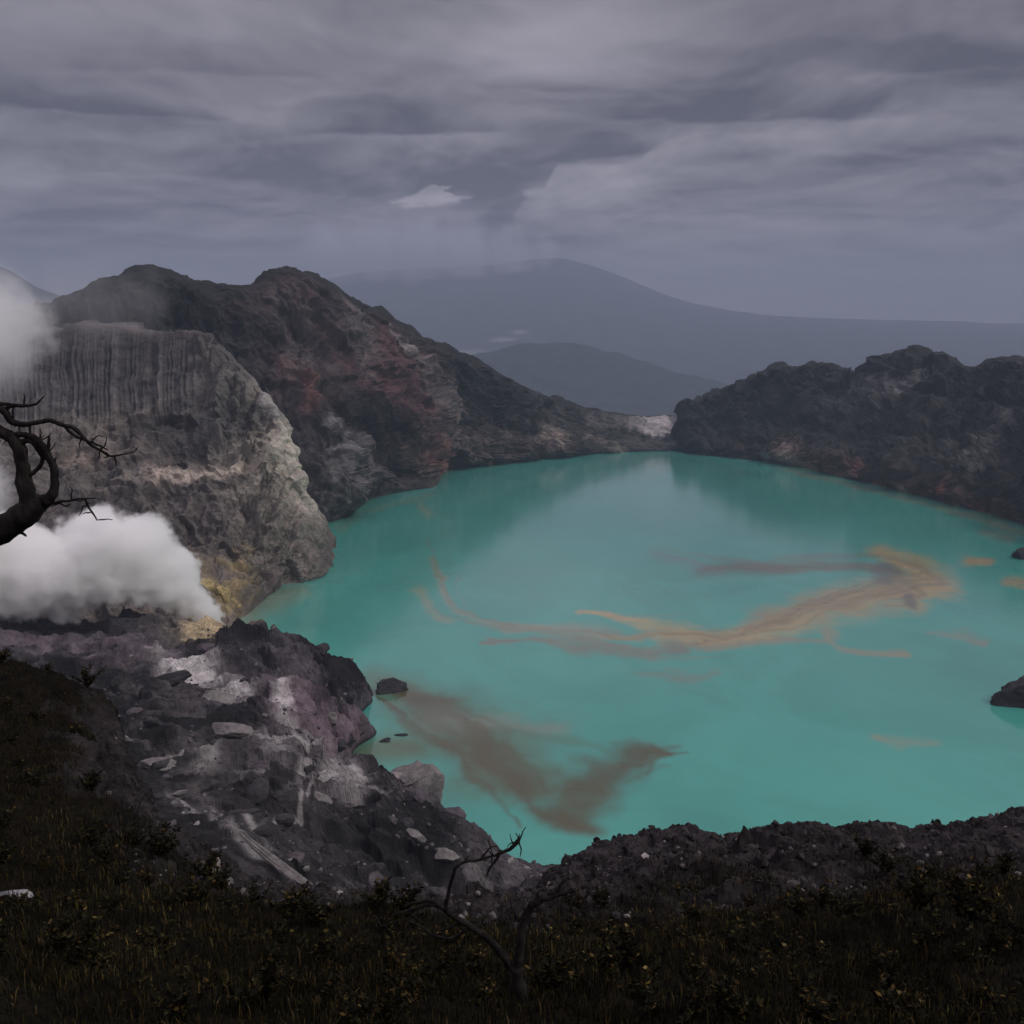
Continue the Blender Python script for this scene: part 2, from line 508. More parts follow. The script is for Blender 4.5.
    # shoreline rocks
    blob(c, px, row, 490, 445, 55, 14, 8, (0.17, 0.135, 0.12), 0.75, 0.6, n2, 1.8)
    blob(c, px, row, 550, 440, 18, 9, 25, (0.36, 0.28, 0.245), 0.8, 0.6, n2, 1.2)
    blob(c, px, row, 545, 420, 30, 14, 20, (0.13, 0.125, 0.12), 0.6, 0.6, n2, 1.8)
    blob(c, px, row, 605, 447, 26, 4, 22, (0.28, 0.23, 0.2), 0.8, 0.6, n2, 1.2)
    # pale low cliff across the outlet
    cl = fbm(np.stack([px * 0.16, row * 0.02, px * 0 + 8.8], -1), 3)
    blob(c, px, row, 660, 427, 29, 10, 0, (0.33, 0.30, 0.30), 0.9, 0.35, cl, 0.9)
    blob(c, px, row, 612, 424, 26, 7, 6, (0.17, 0.155, 0.155), 0.7, 0.5, cl, 1.2)
    blob(c, px, row, 650, 446, 60, 6, 0, (0.10, 0.095, 0.095), 0.8, 0.5, n2, 0.9)
    top = (sstep(3.75, 4.0, V) * np.interp(U, [300, 420, 560, 690], [0.7, 0.7, 0.85, 0.95]))[..., None]
    c = c * (1 - top) + top * np.array((0.034, 0.035, 0.035))
    tag(surf('ridge', g, M_far, tone(c, 0.56, 1.6), False), 'dark peaked ridge with red oxidised rock falling to the lake', kind='structure')


# ================================================================== RIGHT RIDGE
def build_right_ridge():
    nu = int(840 * RES)
    u = np.linspace(640, 1420, nu)
    crest = [(693, 452, 1600, 640), (688, 425, 1590, 668), (686, 404, 1580, 684), (705, 399, 1570), (722, 391, 1560), (738, 388, 1545), (752, 380, 1535), (770, 374, 1515), (782, 369, 1505), (800, 370, 1490), (812, 366, 1480), (830, 366, 1460), (842, 372, 1445), (852, 376, 1435),
             (862, 373, 1420), (872, 366, 1405), (884, 360, 1390), (898, 355, 1370), (908, 353, 1350), (916, 350, 1340), (924, 353, 1330), (932, 358, 1320), (940, 359, 1310), (948, 364, 1300), (958, 372, 1290), (972, 371, 1275), (985, 367, 1260), (1000, 363, 1240),
             (1012, 362, 1225), (1024, 364, 1200), (1060, 352, 1160), (1120, 335, 1100), (1250, 325, 1000), (1420, 330, 900)]
    c0 = ln_z([(692, 455, 640), (694, 456, 690), (720, 459.5), (745, 462), (765, 464), (785, 467), (808, 471), (830, 477), (855, 483), (880, 489), (905, 496), (930, 502), (955, 509), (980, 515), (1005, 522), (1024, 528), (1060, 546), (1120, 580), (1200, 620), (1420, 690)], -4)
    cc = ln_row(crest)
    A = np.array(sorted(c0)); B = np.array(sorted(cc))
    us = sorted(set([q[0] for q in cc] + [q[0] for q in c0]))
    def lerp(f, dz):
        out = []
        for q in us:
            a = np.array([np.interp(q, A[:, 0], A[:, i]) for i in (1, 2, 3)]); b = np.array([np.interp(q, B[:, 0], B[:, i]) for i in (1, 2, 3)])
            p = a + (b - a) * f; p[2] += dz * (b[2] - a[2]) / 140; out.append((q, *p))
        return out
    g, v = loft([c0, lerp(0.05, 14), lerp(0.4, -6), lerp(0.72, -6), cc, ln_off(cc, 70, -25), ln_off(cc, 450, -190)], u, [int(s * RES) for s in (50, 110, 110, 110, 24, 18)])
    px, row = pix(g)
    U = np.broadcast_to(u[:, None], g.shape[:2]); V = np.broadcast_to(v[None], g.shape[:2])
    N = normals(g)
    w = fbm(ax(g, 0.01, 0.01, 0.01, 40), 4)
    spur = fbm(np.stack([(px - (V - 2) * 40) * 0.026 + w * 1.1, V * 0.3, V * 0 + 15.5], -1), 4, gain=0.55, ridged=True)
    big = fbm(ax(g, 0.014, 0.014, 0.016, 95), 7, gain=0.58, ridged=True)
    med = fbm(ax(g, 0.05, 0.05, 0.04, 71), 5, gain=0.62)
    cr = 1 - 0.78 * sstep(3.5, 3.95, V) * (1 - sstep(4.05, 5, V))
    edge = sstep(0.05, 0.7, V) * cr
    fz = g * np.array((1, 1, 0.8)); f1 = facets(fz, 36, 7); f2 = facets(fz, 14, 8); f3 = facets(fz, 6, 9)
    crag = fbm(ax(g, 0.026, 0.026, 0.02, 361) + 0.9 * w[..., None], 6, gain=0.62, ridged=True)
    g = g + N * (edge * ((spur - 0.25) * 26 + (big - 0.25) * 13 + (crag - 0.25) * 5 + med * 3 + f1 * 0.8 + f2 * 0.9 + f3 * 0.8) + (1 - cr) * ((crag - 0.25) * 4.0 + med * 3))[..., None]
    n1 = fbm(ax(g, 0.014, 0.014, 0.022, 160), 5, gain=0.6); n2 = fbm(ax(g, 0.07, 0.07, 0.06, 133), 5, gain=0.65)
    c = np.empty(g.shape); c[:] = (0.043, 0.042, 0.043)
    c *= (1 + 0.9 * n2)[..., None]
    blob(c, px, row, 740, 420, 70, 40, 0, (0.040, 0.044, 0.042), 0.7, 0.5, n1, 0.6)
    for (x, y, rx, ry, a, k, op) in [(885, 392, 34, 9, -8, 0.17, .75), (905, 398, 16, 8, 0, 0.22, .7), (850, 440, 34, 12, -30, 0.12, .6), (800, 425, 40, 8, -35, 0.075, .7), (955, 462, 22, 12, 30, 0.13, .6), (985, 468, 22, 9, -40, 0.13, .7),
                                     (1000, 440, 30, 10, -45, 0.09, .6), (900, 465, 20, 12, -30, 0.10, .6), (845, 412, 20, 8, -30, 0.10, .7), (1015, 425, 8, 10, 0, 0.16, .6), (930, 430, 24, 30, 10, 0.055, .6), (880, 425, 40, 20, -30, 0.07, .6)]:
        blob(c, px, row, x, y, rx, ry, a, (k, k * 0.97, k * 0.98), op, 0.6, n2, 2.0)
    # rusty rocks along the water
    sh = np.interp(px, [690, 735, 780, 830, 880, 930, 980, 1024, 1200], [456, 461, 466, 477, 489, 502, 515, 528, 620]) - row
    b1 = ((1 - sstep(4, 26, sh + n2 * 10)) * np.interp(px, [700, 760, 800], [0, 0.5, 1]))[..., None] * 0.8
    c = c * (1 - b1) + b1 * np.array((0.15, 0.075, 0.066)) * (1 + 0.8 * n2)[..., None]
    for (x, y, rx, ry, col) in [(795, 462, 14, 7, (.30, .23, .2)), (810, 466, 12, 4, (.32, .24, .21)), (772, 460, 5, 6, (.26, .22, .2)), (836, 474, 14, 4, (.26, .13, .1)), (862, 470, 10, 5, (.20, .09, .075)), (905, 492, 7, 5, (.33, .26, .22)), (958, 508, 8, 3, (.36, .29, .24)),
                                (948, 495, 5, 9, (.22, .09, .07)), (990, 512, 14, 5, (.22, .09, .07)), (1005, 518, 6, 4, (.28, .13, .1)), (880, 483, 12, 4, (.16, .085, .07))]:
        blob(c, px, row, x, y, rx, ry, 15, col, 0.9, 0.6, n2, 1.2)
    tag(surf('hill', g, M_far, tone(c * 1.15, 0.50, 1.5, 0.07), False), 'dark craggy hill along the right shore of the lake', kind='structure')


# ================================================================== ROCKY NEAR SHORE
def build_lakeshore():
    nu = int(1100 * RES)
    u = np.linspace(-350, 600, nu)
    m0 = ln_row([(-350, 640, 540), (0, 618, 580), (120, 620, 572), (200, 630, 556)]) + ln_z([(240, 640), (262, 637), (285, 640, 285), (300, 650), (322, 660, 318), (345, 672, 335), (372, 690, 355), (376, 702, 370), (364, 716, 380), (379, 735, 392), (356, 754, 405), (364, 772, 415), (400, 778, 430),
                                                                                                  (440, 808, 455), (462, 836, 485), (512, 862, 520), (548, 884, 560), (600, 905, 600)], -2.5)
    m1 = ln_z([(-350, 690), (0, 652), (120, 652), (200, 655), (228, 655, 240), (248, 652, 262), (268, 660, 285), (280, 668, 300), (300, 680, 318), (320, 690, 335), (338, 700, 355), (342, 712, 370), (340, 722, 380), (352, 738, 392), (335, 758, 405), (345, 780, 415), (378, 790, 430), (412, 822, 455), (445, 850, 485), (490, 880, 520), (535, 905, 560), (590, 930, 600)], 12)
    m2 = ln_z([(-350, 740), (0, 700), (120, 705), (200, 710), (222, 712, 240), (240, 715, 262), (254, 722, 285), (262, 727, 300), (278, 734, 318), (290, 742, 335), (308, 756, 355), (312, 766, 370), (312, 775, 380), (318, 785, 392), (316, 797, 405), (322, 811, 415), (345, 824, 430), (380, 848, 455), (415, 874, 485), (460, 903, 520), (515, 930, 560), (580, 955, 600)], 30)
    m3 = ln_z([(-350, 830), (0, 790), (120, 790), (200, 795), (235, 803, 262), (262, 812, 300), (285, 835, 355), (300, 850, 392), (325, 880, 430), (385, 920, 485), (490, 965, 560), (560, 990, 600)], 58)
    m4 = ln_z([(-350, 940), (0, 900), (120, 900), (200, 905), (265, 920, 300), (300, 940, 392), (325, 955, 430), (380, 985, 485), (480, 1020, 560), (550, 1050, 600)], 92)
    m5 = ln_z([(-350, 1060), (0, 1030), (200, 1030), (265, 1040, 300), (300, 1060, 392), (380, 1090, 485), (480, 1110, 560), (550, 1130, 600)], 120)
    g, v = loft([m0, m1, m2, m3, m4, m5], u, [int(s * RES) for s in (170, 230, 380, 280, 60)])
    px, row = pix(g)
    U = np.broadcast_to(u[:, None], g.shape[:2]); V = np.broadcast_to(v[None], g.shape[:2])
    x, y, z = g[..., 0], g[..., 1], g[..., 2]
    # beds of lava tilted towards the water: along-slope ridges and ledges
    w1 = fbm(ax(g, 0.012, 0.012, 0.012, 7), 4)
    al = x * 0.80 + y * 0.60; ac = -x * 0.60 + y * 0.80
    flow = fbm(np.stack([al * 0.008 + w1 * 0.6, ac * 0.035 + w1 * 1.3, z * 0.01], -1), 6, gain=0.58, ridged=True)
    big = fbm(ax(g, 0.016, 0.016, 0.02, 25), 6, gain=0.55, ridged=True)
    med = fbm(ax(g, 0.06, 0.06, 0.06, 31), 6, gain=0.62, ridged=True)
    fine = fbm(ax(g, 0.25, 0.25, 0.25, 11), 4, gain=0.65)
    edge = sstep(0.0, 0.55, V) * np.interp(U, [200, 300], [0.8, 1]) * (1 - 0.5 * sstep(3.0, 4.0, V))
    near = np.interp(y, [90, 450], [0.55, 1.0])
    crag = fbm(ax(g, 0.032, 0.032, 0.03, 41) + 1.1 * w1[..., None], 6, gain=0.62, ridged=True)
    fz = np.stack([al * 0.45, ac * 1.15, z * 0], -1); fy = np.stack([al * 0.7, ac, z * 0], -1)
    f1 = facets(fz, 34, 10, True, 0.3, 1.1, 0.5); f2 = facets(fy, 13, 11, True, 0.3, 1.1, 0.5); f3 = facets(fy, 5, 12, True, 0.3, 1.0, 0.5); f4 = facets(fy, 2, 13, True, 0.3, 1.0, 0.4)
    dz = edge * near * ((flow - 0.2) * 12 + (big - 0.25) * 12 + (crag - 0.25) * 3 + f1 * 0.6 + f2 * 0.72 + f3 * 0.55 + f4 * 0.6)
    zz = z + dz
    # ledges
    st = 5.5
    q = (zz + w1 * 9 + al * 0.03) / st
    fr = q - np.floor(q)
    ter = (np.floor(q) + sstep(0.55, 1.0, fr)) * st - w1 * 9 - al * 0.03
    lm = 0.35 * edge * sstep(-0.25, 0.25, fbm(ax(g, 0.008, 0.008, 0.008, 77), 3))
    zz = zz * (1 - lm) + ter * lm
    g = np.stack([x + edge * near * perlin(ax(g, 0.05, 0.05, 0.05, 3)) * 2, y + edge * near * perlin(ax(g, 0.05, 0.05, 0.05, 53)) * 3, zz], -1)
    n1 = fbm(ax(g, 0.02, 0.02, 0.03, 260), 5, gain=0.6); n2 = fbm(ax(g, 0.10, 0.10, 0.14, 233), 5, gain=0.65)
    fl = fbm(np.stack([al * 0.02 + w1, ac * 0.13 + w1 * 3, z * 0.05], -1), 5, gain=0.62)
    c = np.empty(g.shape); c[:] = (0.100, 0.088, 0.094)
    c *= (1 + 0.75 * n2 + 0.5 * fl)[..., None]
    P1 = (0.15, 0.115, 0.133)
    blob(c, px, row, 60, 660, 130, 16, 2, P1, 0.8, 0.5, n1, 0.8)
    blob(c, px, row, 300, 705, 80, 45, 25, (0.115, 0.098, 0.108), 0.75, 0.6, n1, 0.8)
    blob(c, px, row, 325, 735, 55, 26, 10, (0.165, 0.118, 0.138), 0.8, 0.5, n1, 0.9)
    blob(c, px, row, 170, 760, 60, 60, 0, (0.085, 0.078, 0.08), 0.6, 0.6, n1, 0.9)
    blob(c, px, row, 190, 800, 120, 36, 38, (0.135, 0.124, 0.123), 0.7, 0.6, fl, 1.6)
    blob(c, px, row, 60, 632, 140, 14, 3, (0.062, 0.062, 0.060), 0.8, 0.5, n1, 0.7)
    blob(c, px, row, 190, 640, 40, 12, 0, (0.17, 0.15, 0.13), 0.6, 0.6, n2, 1.4)
    # pale weathered slabs
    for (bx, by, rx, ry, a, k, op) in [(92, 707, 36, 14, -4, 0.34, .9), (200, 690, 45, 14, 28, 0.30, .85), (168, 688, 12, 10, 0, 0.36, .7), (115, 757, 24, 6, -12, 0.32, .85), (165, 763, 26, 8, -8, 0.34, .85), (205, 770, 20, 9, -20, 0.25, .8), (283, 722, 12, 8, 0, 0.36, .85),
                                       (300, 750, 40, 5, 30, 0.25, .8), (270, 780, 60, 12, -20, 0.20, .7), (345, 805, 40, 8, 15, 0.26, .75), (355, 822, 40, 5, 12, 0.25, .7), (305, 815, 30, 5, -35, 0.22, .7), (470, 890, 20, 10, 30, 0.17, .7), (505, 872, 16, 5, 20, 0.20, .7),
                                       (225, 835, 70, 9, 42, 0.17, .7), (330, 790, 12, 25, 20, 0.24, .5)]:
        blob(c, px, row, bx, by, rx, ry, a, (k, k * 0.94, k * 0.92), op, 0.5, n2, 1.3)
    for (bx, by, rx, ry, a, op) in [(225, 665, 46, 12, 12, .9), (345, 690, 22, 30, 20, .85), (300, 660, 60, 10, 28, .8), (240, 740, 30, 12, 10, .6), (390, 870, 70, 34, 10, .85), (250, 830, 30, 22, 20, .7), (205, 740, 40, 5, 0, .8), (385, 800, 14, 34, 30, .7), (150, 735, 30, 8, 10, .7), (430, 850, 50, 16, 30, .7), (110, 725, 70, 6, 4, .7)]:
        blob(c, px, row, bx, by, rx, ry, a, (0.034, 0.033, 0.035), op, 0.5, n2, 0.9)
    blob(c, px, row, 212, 640, 34, 12, 0, (0.34, 0.27, 0.16), 0.8, 0.6, n2, 1.4)
    wet = (1 - sstep(0.2, 3.0, zz + n2 * 1.5))[..., None]
    c = c * (1 - 0.6 * wet) + 0.6 * wet * np.array((0.030, 0.030, 0.030))
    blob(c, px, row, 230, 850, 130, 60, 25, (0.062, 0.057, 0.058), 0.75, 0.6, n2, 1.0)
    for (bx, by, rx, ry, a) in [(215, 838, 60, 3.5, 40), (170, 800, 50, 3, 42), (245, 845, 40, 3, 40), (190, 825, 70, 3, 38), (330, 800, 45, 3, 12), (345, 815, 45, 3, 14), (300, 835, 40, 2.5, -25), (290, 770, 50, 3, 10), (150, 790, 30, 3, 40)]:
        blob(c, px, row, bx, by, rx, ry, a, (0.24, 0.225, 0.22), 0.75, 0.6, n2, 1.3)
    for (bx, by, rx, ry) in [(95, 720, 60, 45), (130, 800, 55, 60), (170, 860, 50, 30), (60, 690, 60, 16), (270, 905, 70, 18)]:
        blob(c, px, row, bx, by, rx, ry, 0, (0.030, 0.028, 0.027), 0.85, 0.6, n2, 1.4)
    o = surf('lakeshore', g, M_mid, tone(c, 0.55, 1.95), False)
    tag(o, 'rugged purple grey lava shore on the near left of the lake', kind='structure')
    return g


# ================================================================== FOREGROUND SLOPE
def fan(u, Y, zrel, shift=0):
    x = (u - 512) / FOC * (Y * 1.0 + 6)
    return (u, x, Y, H + zrel)


def fg_height_lines():
    us = [-350, -100, 0, 60, 110, 150, 200, 260, 340, 420, 500, 560, 620, 700, 800, 900, 1024, 1150, 1400]
    lines = []
    lines.append([fan(u, -8, -1.2) for u in us])
    lines.append([fan(u, 1.0, -1.75) for u in us])
    r7 = [985, 1000, 1012, 1018, 1024, 1028, 1032, 1036, 1040, 1040, 1042, 1042, 1042, 1040, 1040, 1036, 1032, 1020, 1000]
    r16 = [850, 868, 882, 892, 900, 908, 920, 935, 945, 948, 952, 952, 948, 940, 935, 928, 918, 905, 870]
    r28 = [730, 752, 768, 778, 800, 838, 872, 905, 918, 918, 914, 905, 882, 872, 866, 862, 852, 835, 800]
    crest = [(-350, 640), (-100, 660), (0, 668), (30, 670), (60, 676), (85, 692), (100, 722), (112, 770), (128, 812), (150, 842), (180, 868), (205, 884), (240, 902), (280, 912), (340, 918), (400, 917), (450, 914), (500, 908), (530, 899), (548, 888), (560, 873), (575, 858), (592, 846), (604, 841), (614, 844), (640, 838), (662, 833), (680, 829), (692, 829), (705, 836), (722, 844), (742, 841), (765, 837), (790, 832),
             (815, 828), (840, 827), (865, 825), (885, 826), (897, 831), (908, 838), (918, 836), (940, 834), (955, 828), (975, 822), (995, 816), (1012, 813), (1024, 811), (1150, 800), (1400, 770)]
    lines.append(ln_row([(u, r, 7.5) for u, r in zip(us, r7)]))
    lines.append(ln_row([(u, r, 16) for u, r in zip(us, r16)]))
    lines.append(ln_row([(u, r, 26) for u, r in zip(us, r28)]))
    def cy(u): return float(np.interp(u, [-350, 0, 110, 200, 340, 500, 560, 700, 1024, 1400], [46, 44, 42, 36, 34, 34, 36, 38, 36, 36]))
    crest = [(u, r + float(np.interp(u, [60, 120, 200, 300, 540, 580, 1024], [2, 10, 20, 22, 16, 8, 7]))) for u, r in crest]
    lc = ln_row([(u, r, cy(u)) for u, r in crest])
    lines.append(lc)
    lines.append(ln_off(lc, 8, -7.5))
    lines.append(ln_off(lc, 45, -52))
    end = []
    for (u, x, y, z) in lc:
        r = math.hypot(x, y); k = 255.0 / r
        end.append((u, x * k, y * k, -8.0))
    lines.append(end)
    return lines


def build_ground():
    nu = int(1300 * RES)
    u = np.concatenate([np.linspace(-350, 0, int(160 * RES), endpoint=False), np.linspace(0, 1024, int(1000 * RES), endpoint=False), np.linspace(1024, 1400, int(160 * RES))])
    g, v = loft(fg_height_lines(), u, [int(s * RES) for s in (10, 40, 110, 130, 150, 40, 30, 20)])
    px, row = pix(g)
    U = np.broadcast_to(u[:, None], g.shape[:2]); V = np.broadcast_to(v[None], g.shape[:2])
    N = normals(g)
    big = fbm(ax(g, 0.14, 0.14, 0.14, 5), 5, gain=0.55)
    med = fbm(ax(g, 0.9, 0.9, 0.9, 15), 4, gain=0.6, ridged=True)
    veg = np.maximum((1 - sstep(90, 170, U + (V - 4) * 20)) * (1 - 0.85 * sstep(0.0, 0.35, fbm(ax(g, 0.30, 0.30, 0.30, 29), 4, gain=0.6) + sstep(0, 95, U) * 0.6 - 0.32) * sstep(3.2, 4.0, V)), 1 - sstep(3.1, 4.0, V + 0.7 * fbm(ax(g, 0.25, 0.25, 0.25, 9), 3)))
    cr = 1 - 0.55 * sstep(4.6, 5.0, V) * (1 - sstep(5.1, 6, V))
    crag = fbm(ax(g, 0.45, 0.45, 0.45, 95) + big[..., None] * .8, 6, gain=0.62, ridged=True)
    lh = (1 - sstep(60, 200, U)) * sstep(4.2, 5, V) * (1 - sstep(5.2, 6, V))
    f1 = facets(g, 1.5, 14); f2 = facets(g, 0.55, 15)
    d = (sstep(1.2, 2.5, V)) * cr * (big * 1.0 + (f1 * 0.55 + f2 * 0.6) * (1 - 0.7 * veg) + (crag - 0.25) * 0.5 * (1 - 0.4 * veg) + (med - .2) * (0.35 - 0.12 * veg)) + lh * big * 2.2
    d += sstep(5.6, 7, V) * big * 4
    g = g + N * d[..., None]
    n2 = fbm(ax(g, 1.6, 1.6, 1.6, 40), 5, gain=0.65); n1 = fbm(ax(g, 0.2, 0.2, 0.2, 140), 4)
    c = np.empty(g.shape); c[:] = (0.031, 0.0275, 0.0285)
    c *= (1 + 0.9 * n2 + 0.4 * n1)[..., None]
    m = veg[..., None]
    c = c * (1 - m) + m * np.array((0.0085, 0.0070, 0.0045)) * (1 + 0.8 * n2)[..., None]
    o = surf('ground', g, M_near, np.clip(c, 0.004, 0.6), False)
    tag(o, 'dark overgrown slope at the crater rim in the foreground', kind='structure')
    return g, v, veg


# ================================================================== FAR MOUNTAIN AND PLAIN
def build_far():
    u = np.linspace(-500, 1600, int(700 * RES))
    crest = [(-500, 335), (100, 328), (250, 305), (300, 290), (320, 281), (345, 276), (370, 272), (400, 270), (440, 268), (480, 266), (505, 264), (525, 261), (545, 259), (560, 259), (580, 263), (600, 269), (620, 276), (645, 287), (670, 297), (700, 305), (730, 311), (770, 316), (820, 319), (900, 321), (1024, 325), (1150, 328), (1600, 335)]
    lc = ln_row([(a, b, 9000 * FS) for a, b in crest])
    mid = ln_row([(-500, 350, 7200 * FS), (250, 335, 7200 * FS), (400, 318, 7200 * FS), (550, 312, 7200 * FS), (700, 332, 7200 * FS), (900, 340, 7200 * FS), (1600, 345, 7200 * FS)])
    foot = ln_row([(-500, 372, 6000 * FS), (300, 368, 5800 * FS), (550, 360, 5800 * FS), (800, 366, 5900 * FS), (1600, 372, 6000 * FS)])
    base = [(q[0], q[1], q[2] - 1300 * FS, ZP) for q in foot]
    g, v = loft([base, foot, mid, lc, ln_off(lc, 600 * FS, -250 * FS), [(q[0], q[1] * 1.2, q[2] + 1500 * FS, ZP) for q in lc]], u, [20, 60, 90, 20, 10])
    px, row = pix(g); V = np.broadcast_to(v[None], g.shape[:2])
    N = normals(g)
    d = fbm(ax(g, 0.0012, 0.0012, 0.0012), 6, ridged=True) * 70 * sstep(0.2, 1, V) * (1 - 0.88 * sstep(2.3, 3, V))
    w = fbm(ax(g, 0.0006, 0.0006, 0.0006, 9), 3)
    d += fbm(np.stack([px * 0.03 + w, V * 0.5, V * 0], -1), 4, ridged=True) * 60 * sstep(1, 1.6, V) * (1 - 0.9 * sstep(2.4, 3, V))
    g = g + N * d[..., None]
    n = fbm(ax(g, 0.003, 0.003, 0.003, 12), 4)
    c = np.empty(g.shape); c[:] = (0.035, 0.045, 0.042); c *= (1 + 0.5 * n)[..., None]
    for (x, y, rx, ry) in [(505, 344, 11, 2.2), (466, 354, 15, 2.6), (520, 338, 8, 2)]:
        blob(c, px, row, x, y, rx, ry, 0, (0.30, 0.30, 0.30), 0.6, 0.7, n, 0.9)
    tag(surf('mountain', g, M_mount, np.clip(c, 0.01, 0.7)), 'broad volcano far beyond the lake fading into the haze', kind='structure')
    # foothill in front
    u = np.linspace(330, 1100, int(400 * RES))
    hc = [(330, 420), (400, 392), (440, 376), (470, 364), (500, 356), (530, 351), (560, 350), (585, 353), (620, 361), (650, 370), (690, 381), (720, 388), (760, 396), (820, 408), (900, 420), (1100, 440)]
    lc = ln_row([(a, b, 3900 * FS) for a, b in hc])
    g, v = loft([[(q[0], q[1] * 0.7, q[2] * 0.66, ZP) for q in lc], lc, ln_off(lc, 300, -60), [(q[0], q[1] * 1.3, q[2] * 1.3, ZP) for q in lc]], u, [140, 16, 20])
    V = np.broadcast_to(v[None], g.shape[:2]); px, row = pix(g)
    N = normals(g)
    d = fbm(ax(g, 0.004, 0.004, 0.004, 20), 6, ridged=True) * 34 * sstep(0, 0.3, V) * (1 - 0.8 * sstep(0.8, 1, V) * (1 - sstep(1, 1.6, V)))
    g = g + N * d[..., None]
    n = fbm(ax(g, 0.012, 0.012, 0.012, 12), 4)
    c = np.empty(g.shape); c[:] = (0.028, 0.038, 0.034); c *= (1 + 0.6 * n)[..., None]
    tag(surf('hills', g, M_mount, np.clip(c, 0.008, 0.7)), 'forested foothill below the hazy volcano', kind='structure')
    # peak at the left edge
    u = np.linspace(-600, 140, 260)
    hc = [(-600, 300), (-250, 240), (-120, 245), (-40, 260), (0, 275), (12, 280), (24, 288), (40, 297), (60, 305), (90, 320), (140, 345)]
    lc = ln_row([(a, b, 4300 * FS) for a, b in hc])
    g, v = loft([[(q[0], q[1] * 0.62, q[2] * 0.62, ZP) for q in lc], lc, ln_off(lc, 200, -60), [(q[0], q[1] * 1.3, q[2] * 1.3, ZP) for q in lc]], u, [100, 16, 20])
    V = np.broadcast_to(v[None], g.shape[:2]); N = normals(g)
    d = fbm(ax(g, 0.003, 0.003, 0.003, 90), 6, ridged=True) * 40 * sstep(0, 0.3, V) * (1 - 0.85 * sstep(0.8, 1, V) * (1 - sstep(1, 1.6, V)))
    g = g + N * d[..., None]
    c = np.empty(g.shape); c[:] = (0.03, 0.038, 0.036)
    tag(surf('mountain', g, M_mount, c), 'dark conical peak behind the left end of the ridge', kind='structure')
    # plain reaching to the horizon
    xs = np.concatenate([np.linspace(-20500, 20500, 200)]); ys = np.linspace(-1500, 20500, 160)
    X, Y = np.meshgrid(xs, ys, indexing='ij')
    g = np.stack([X, Y, np.full_like(X, ZP + 5.0)], -1)
    g[..., 2] += 14 * fbm(ax(g, 0.0008, 0.0008, 0.0008), 4)
    c = np.empty(g.shape); c[:] = (0.035, 0.044, 0.04)
    tag(surf('plain', g, M_mount, c), 'hazy wooded plain behind the crater', kind='structure')


